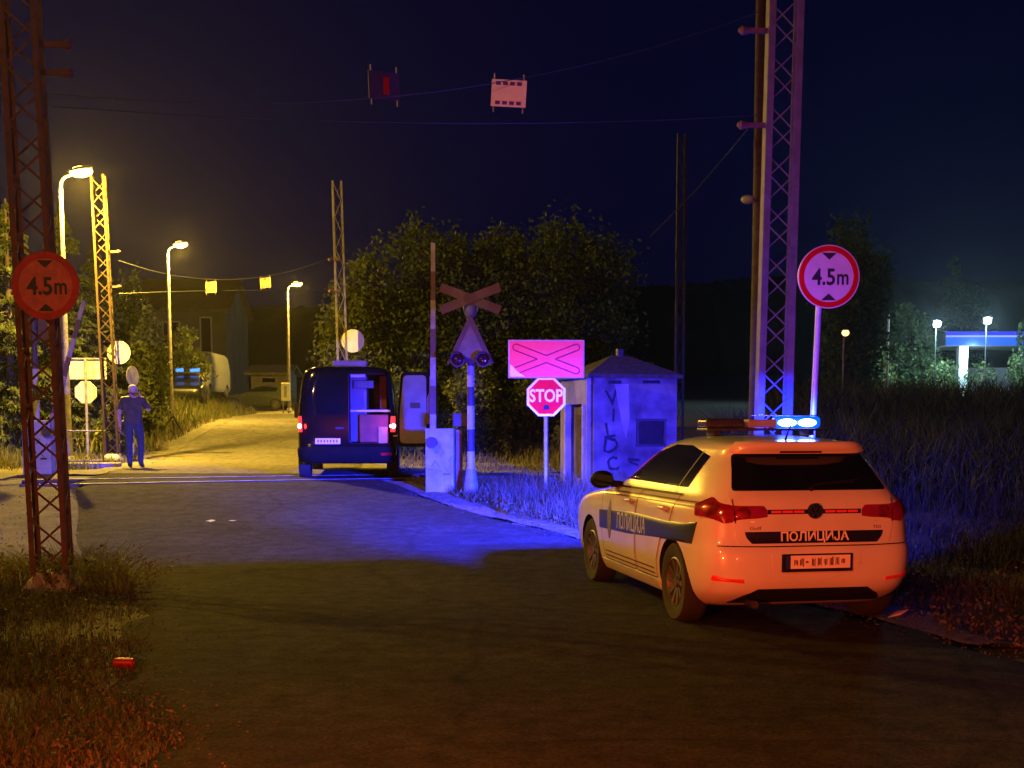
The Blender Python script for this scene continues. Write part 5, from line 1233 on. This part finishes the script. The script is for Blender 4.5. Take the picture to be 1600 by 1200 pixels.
X, Y = scatter(6500, 16.3, 20.6, lambda y: right_e(y) + .55, lambda y: np.minimum(right_e(y) + 4.2, 2.2+0*y), 7); ok_ = ~((np.abs(Y-20.8 - (X-1.6)*.3) < .5) & (X > 1.0)); X, Y = X[ok_], Y[ok_]; blades("grass", X, Y, .16 + .30*np.clip((X-right_e(Y)-.4)/1.2, 0, 1), .006, M_dry, "pale wispy grass around the STOP pole", .5, 7)
X, Y = scatter(2600, 19.6, 22.4, lambda y: right_e(y) + .35, lambda y: right_e(y) + 1.8, 8); blades("grass", X, Y, .18 + 0*X, .006, M_grass, "low grass at the foot of the barrier cabinet", .6, 8)
X, Y = scatter(12000, 33, 69, lambda y: left_e(y) - 7.5, lambda y: left_e(y) - .75, 9); blades("grass", X, Y, .35 + .75*np.clip((left_e(Y)-.7-X)/2.5, 0, 1), .022, M_grass, "tall grass on the far left verge", .45, 9)
X, Y = scatter(4500, 30, 66, lambda y: left_e(y) - 2.2, lambda y: left_e(y) - .45, 10); blades("grass", X, Y, .22 + 0*X, .014, M_dry, "short grass edging the far road", .6, 10)
X, Y = scatter(5000, 26.5, 34, lambda y: left_e(y) - 5.5, lambda y: left_e(y) - .5, 12); blades("grass", X, Y, .20 + .25*np.clip((left_e(Y)-X-1)/3, 0, 1), .010, M_grass, "grass around the far sign posts", .5, 12)
X, Y = scatter(8000, 25.5, 36, lambda y: right_e(y) + .6, lambda y: right_e(y) + 8.5, 13); blades("grass", X, Y, .12 + .35*np.clip((Y-29)/5, 0, 1), .010, M_dry, "sparse dry grass on the bank behind the van", .6, 13)
def low_leaves(n, y0, y1, f0, f1, seed, size, ma, label):
    g = np.random.default_rng(seed); X, Y = scatter(n//6, y0, y1, f0, f1, seed); k = len(X)
    P = np.repeat(np.stack([X, Y, T(X, Y) + .0], 1), 6, 0) + np.abs(g.normal(size=(k*6, 3)))*np.array([0,0,.05]) + g.normal(size=(k*6, 3))*np.array([.04,.04,.008])
    V, Fq = quads(P, size, g, 1.1); o = np_mesh("weed_leaves", V, Fq, ma); tag(o, label, kind='stuff')
low_leaves(6000, 3.2, 13.2, lf, lambda y: left_e(y) + .2*np.sin(y*4), 61, .016, mat("weed_leaf", (.06,.075,.03), .7, col2=(.035,.045,.02), scale=2, island=.5, spec=.2), "broad weed leaves in the left grass")
low_leaves(5000, 8.6, 16, lambda y: right_e(y) + .15, lambda y: right_e(y) + 3.5, 62, .022, M_dry, "broad dry weed leaves on the right verge")
low_leaves(4000, 16.5, 21, lambda y: right_e(y) + .4, lambda y: right_e(y) + 3.2, 63, .035, M_grass, "broad weed leaves around the STOP pole")
def pebbles(n, y0, y1, fx, sd, label, seed):
    g = np.random.default_rng(seed); Y = g.uniform(y0, y1, n); X = fx(Y) + g.normal(size=n)*sd; r = g.uniform(.004, .013, n); Z = T(X, Y) + .012 + r*.3
    base = np.array([(1,0,0),(-1,0,0),(0,1,0),(0,-1,0),(0,0,.7),(0,0,-.7)])*1.0; V = (base[None]*(r[:, None, None]*g.uniform(.6, 1.3, (n, 6, 1))) + np.stack([X, Y, Z], 1)[:, None]).reshape(-1, 3)
    f = np.array([(0,2,4),(2,1,4),(1,3,4),(3,0,4),(2,0,5),(1,2,5),(3,1,5),(0,3,5)]); o = np_mesh("pebbles", V, (np.arange(n)[:, None, None]*6 + f[None]).reshape(-1, 3), mat("pebble_stone", (.09,.085,.075), .9, col2=(.045,.04,.035), scale=4, island=.4)); tag(o, label, kind='stuff')
pebbles(1500, 8.4, 22, lambda y: right_e(y) - .05, .22, "loose small stones along the right road edge", 81)
pebbles(1100, 4.5, 13.5, lambda y: left_e(y) + .10, .25, "loose small stones along the left road edge", 82)
pebbles(900, 14, 20, lambda y: left_e(y) - 1.0, .8, "loose stones on the dirt left of the crossing", 83)
# twiggy weed stems by the mast
def stems():
    g = random.Random(5); t = thing("weed_bush", "straggly twiggy bush growing round the foot of the left mast", "bush", (-4.0, 12.1, Tz(-4, 12.1)))
    mb = MB(); P = []
    for i in range(70):
        a = g.uniform(0, 6.28); L = g.uniform(.25, .62); x0, y0 = g.uniform(-.65, .55), g.uniform(-.35, .35); x = x0
        pts = [(x0, y0, -.05)]
        for k in range(1, 5):
            f = k/4; pts.append((x0 + math.cos(a)*L*.8*f + .4*f*f*(.3 if x0 > 0 else -.2), y0 + math.sin(a)*L*.5*f, L*(f - .3*f*f)))
            for q in range(5): P.append(Vector(pts[-2]).lerp(Vector(pts[-1]), g.random()) + Vector((g.gauss(0,.02), g.gauss(0,.02), g.gauss(0,.02))))
        mb.tube(pts, [.004,.0035,.003,.002,.0015], 4)
    mb.build("stem", mat("weed_stem", (.12,.13,.05), .8, var=.3), t)
    V, Fq = quads(np.array([p[:] for p in P]), .022, np.random.default_rng(9), 1.2); np_mesh("leaves", V, Fq, M_grass, t)
stems()

# ---------------------------------------------------------------- litter
p = at(195, 1051, 8.08); t = thing("drink_can", "red drink can lying at the road's left edge", "can", (p.x, 8.08, Tz(p.x, 8.08) + .045), R(-8))
MB().tube([(-.070,0,0),(-.062,0,0),(.062,0,0),(.070,0,0)], [.024,.033,.033,.024], 20).build("can_body", mat("can_red", (.30,.015,.025), .4, .5, var=.25, scale=20), t, True)
MB().cyl((.0705,0,0),(.072,0,0), .022).build("lid", mat("can_metal", (.6,.6,.6), .3, .9, var=.2), t, True)
p = at(1400, 966, 10.2); t = MB(); z = Tz(p.x, 10.2) + .03
t.add([(p.x-.10, 10.12, z-.01), (p.x+.02, 10.16, z+.005), (p.x+.11, 10.20, z+.05), (p.x+.02, 10.24, z+.03)], [(0,1,2,3)])
o = t.build("leaf", mat("yellow_leaf", (.62,.58,.12), .6, var=.25, scale=20)); tag(o, "yellow leaf on the ground by the police car's right rear tyre", "leaf")

# ---------------------------------------------------------------- far background
def house(label, px0, px1, Y, py_e, py_r, wins, ma, roofm, dp=8, name="house"):
    a, b = at(px0, py_e, Y), at(px1, py_e, Y); z0 = Tz(a.x, Y) - .3; wd = b.x - a.x; H = a.z - z0; Rg = at(px0, py_r, Y).z - z0
    t = thing(name, label, "house", (a.x, Y, z0))
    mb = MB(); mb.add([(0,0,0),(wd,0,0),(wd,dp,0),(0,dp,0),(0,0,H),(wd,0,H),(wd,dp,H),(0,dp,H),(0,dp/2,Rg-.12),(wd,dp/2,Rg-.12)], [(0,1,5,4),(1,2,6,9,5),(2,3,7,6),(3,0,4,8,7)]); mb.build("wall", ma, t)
    mb = MB(); e = .4
    for sg, y0 in ((1, -e), (-1, dp+e)):
        mb.add([(-e,y0,H-.1),(wd+e,y0,H-.1),(wd+e,dp/2,Rg+.1),(-e,dp/2,Rg+.1),(-e,y0,H+.06),(wd+e,y0,H+.06),(wd+e,dp/2,Rg+.26),(-e,dp/2,Rg+.26)], [(0,1,2,3),(4,5,6,7),(0,1,5,4),(1,2,6,5),(2,3,7,6),(3,0,4,7)])
    mb.build("roof", roofm, t)
    for wx, wy, ww, wh in wins:
        c = at(wx, wy, Y) - Vector((a.x, Y, z0)); w_ = MB()
        for cc, dd in (((c.x-ww/2,-.02,c.z),(.1,.1,wh)), ((c.x+ww/2,-.02,c.z),(.1,.1,wh)), ((c.x,-.02,c.z+wh/2),(ww,.1,.1)), ((c.x,-.02,c.z-wh/2),(ww,.1,.1))): w_.box(cc, dd)
        fo = w_.build("window", mat("window_trim_grey", (.3,.29,.28), .7, var=.2), t); MB().box((c.x,.0,c.z), (ww-.1,.03,wh-.1)).build("pane", M_glass, fo)
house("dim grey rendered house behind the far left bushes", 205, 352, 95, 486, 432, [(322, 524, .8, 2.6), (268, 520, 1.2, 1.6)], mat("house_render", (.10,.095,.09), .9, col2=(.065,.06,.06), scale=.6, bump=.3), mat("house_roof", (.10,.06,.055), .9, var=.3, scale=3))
house("low grey garage left of the farthest street lamp", 392, 448, 90, 584, 574, [(420, 594, 1.0, .4)], mat("garage_wall", (.30,.27,.24), .9, var=.3, scale=1.5), mat("garage_roof", (.22,.20,.19), .8, var=.3), 4, "garage")
def station():
    Y = 106; a, b = at(1478, 518, Y), at(1640, 540, Y); z0 = Tz(38, Y)
    t = thing("petrol_station", "petrol station with blue lit canopy edge and white pillar far right", "petrol station", (a.x, Y, z0)); wd = b.x - a.x; h0, h1 = b.z - z0, a.z - z0
    MB().box((wd/2, 4, (h0+h1)/2), (wd-.2, 8, (h1-h0)-.1)).build("canopy", mat("canopy_white", (.5,.5,.52), .6, var=.1), t)
    for nm, q0, q1, col, st in (("fascia_band", .72, 1.0, (.02,.02,1), .9), ("fascia_line", .60, .72, (.25,.30,1), 1.5), ("fascia_panel", .0, .60, (.02,.16,.9), .8)):
        MB().box((wd/2, -.06, h0 + (h1-h0)*(q0+q1)/2), (wd, .10, (h1-h0)*(q1-q0))).build(nm, mat("station_"+nm, (.02,.03,.2), .4, emit=col, estr=st, var=.1), t)
    for px in (1513, 1612):
        x = at(px, 560, Y).x - a.x; MB().box((x, 1.5, h0/2), (.75, .75, h0)).build("pillar", mat("pillar_white", (.75,.78,.78), .6, var=.15), t, bevel=.03)
    MB().box((wd/2+2, 9, 1.6), (wd-3, .3, 3.2)).build("shop_wall", mat("shop_wall", (.3,.3,.32), .7, var=.2), t)
    x = at(1516, 550, Y).x
    lamp("canopy_light", 'POINT', (x+.2, Y-.3, z0 + h0 - .4), 900, (.55,.9,1.0), .3)
    for px, py, lab, pw, col in ((1464, 506, "left white floodlight above the blue canopy", 5200, (.50,.88,1.0)), (1543, 501, "right white floodlight above the blue canopy", 5200, (.50,.88,1.0))):
        c = at(px, py, 95); zb = Tz(c.x, 95); q = thing("floodlight", lab, "floodlight", (c.x, 95, zb), 0, "floodlights at the petrol station"); hh = c.z - zb
        MB().cyl((0,.2,-.2), (0,.2,hh), .04).build("pole", M_darkm, q, True)
        MB().box((0,.12,hh), (.55,.25,.5)).build("lamp_head", M_darkm, q, bevel=.03)
        MB().ball((0,-.04,hh), (.27,.06,.25)).build("lens", mat("cold_lens", (.8,.9,1), .3, emit=(.55,.9,1), estr=25, var=.1), q, True)
        lamp("floodlight_light", 'POINT', (c.x, 94.4, c.z), pw, col, .2)
    c = at(1319, 520, 57); zb = Tz(c.x, 57); q = thing("garden_lantern", "small warm yellow lantern right of the height sign's pole", "lantern", (c.x, 57, zb)); hh = c.z - zb
    MB().cyl((0,0,-.2), (0,0,hh-.15), .05).build("pole", M_galv, q, True); MB().ball((.06,0,hh), (.17,.13,.15)).build("globe", mat("warm_globe", (.9,.7,.4), .4, emit=(1,.66,.25), estr=2.2, var=.1), q, True); MB().ball((.06,0,hh+.14), (.15,.12,.04)).build("cap", M_darkm, q, True)
    c = at(1388, 492, 88); zb = Tz(c.x, 88); q = thing("street_lamp", "unlit pale lamp post beyond the trees at the right", "street lamp", (c.x, 88, zb)); hh = c.z - zb
    MB().cyl((0,0,-.2), (0,0,hh), .10, .08).build("pole", mat("pole_white", (.7,.75,.8), .5, var=.1), q, True); MB().box((-.35,0,hh+.05), (.9,.25,.10)).build("lamp_head", M_darkm, q, bevel=.03)
station()
px_tree("sparse leafy shrub half covering the white pillar", 1536, 98.5, 560, 56, 420, .17, 51, M_leaf, "shrub", low=0, clump=.2)
px_tree("sparse leafy shrub at the right picture edge below the canopy", 1590, 97.5, 552, 50, 600, .17, 52, M_leaf, "shrub", low=0, clump=.2)
px_tree("pale lit tree top behind the two floodlights", 1505, 126, 440, 120, 2600, .18, 53, M_leaf, low=.3, clump=.24)
def ridge(name, label, Y, prof, ma, dp, seed):
    g = np.random.default_rng(seed); xs = np.linspace(-1.2*Y*.5, 1.2*Y*.5, 260); px = 800 + xs/Y*F; top = np.interp(px, *zip(*prof))
    z = 1.59 + (HOR - top)/F*Y; z = z + g.normal(size=260)*.0006*Y + .004*Y*np.sin(xs*.031) + .002*Y*np.sin(xs*.09)
    rows = []
    for k, (dy, f) in enumerate(((0, 0), (dp*.15, .55), (dp*.4, .85), (dp, 1.0), (dp*2.2, .0))):
        rows.append(np.stack([xs, np.full(260, Y + dy) + g.normal(size=260)*dp*.03, (z+8)*f - 8 + (g.normal(size=260)*.001*Y if 0 < f else 0)], 1))
    V = np.concatenate(rows); i = (np.arange(4)[:, None]*260 + np.arange(259)[None]).ravel()
    o = np_mesh(name, V, np.stack([i, i+1, i+261, i+260], 1), ma); tag(o, label, kind='structure')
ridge("hill", "dark wooded hill behind everything", 320, [(-400, 430), (100, 425), (330, 440), (520, 450), (800, 440), (1000, 420), (1150, 410), (1300, 400), (1500, 395), (2000, 400)], mat("hill_forest", (.035,.04,.025), .95, col2=(.02,.025,.016), scale=.08, bump=1.0, bscale=.4), 60, 3)

def haze():  # volume added for lamp halos, in place of lens bloom
    mb = MB(); mb.box((0, 750, 34), (2600, 1620, 76)); o = mb.build("haze", None or bpy.data.materials.new("haze"))
    m = o.data.materials[0]; m.use_nodes = True; n = m.node_tree; n.nodes.clear()
    out = n.nodes.new("ShaderNodeOutputMaterial"); v = n.nodes.new("ShaderNodeVolumePrincipled")
    v.inputs["Color"].default_value = (.9, .9, .95, 1); v.inputs["Density"].default_value = 0.00020; v.inputs["Anisotropy"].default_value = 0.75
    n.links.new(v.outputs[0], out.inputs["Volume"]); tag(o, "thin haze added to give the lamps a halo", kind='stuff')
haze()
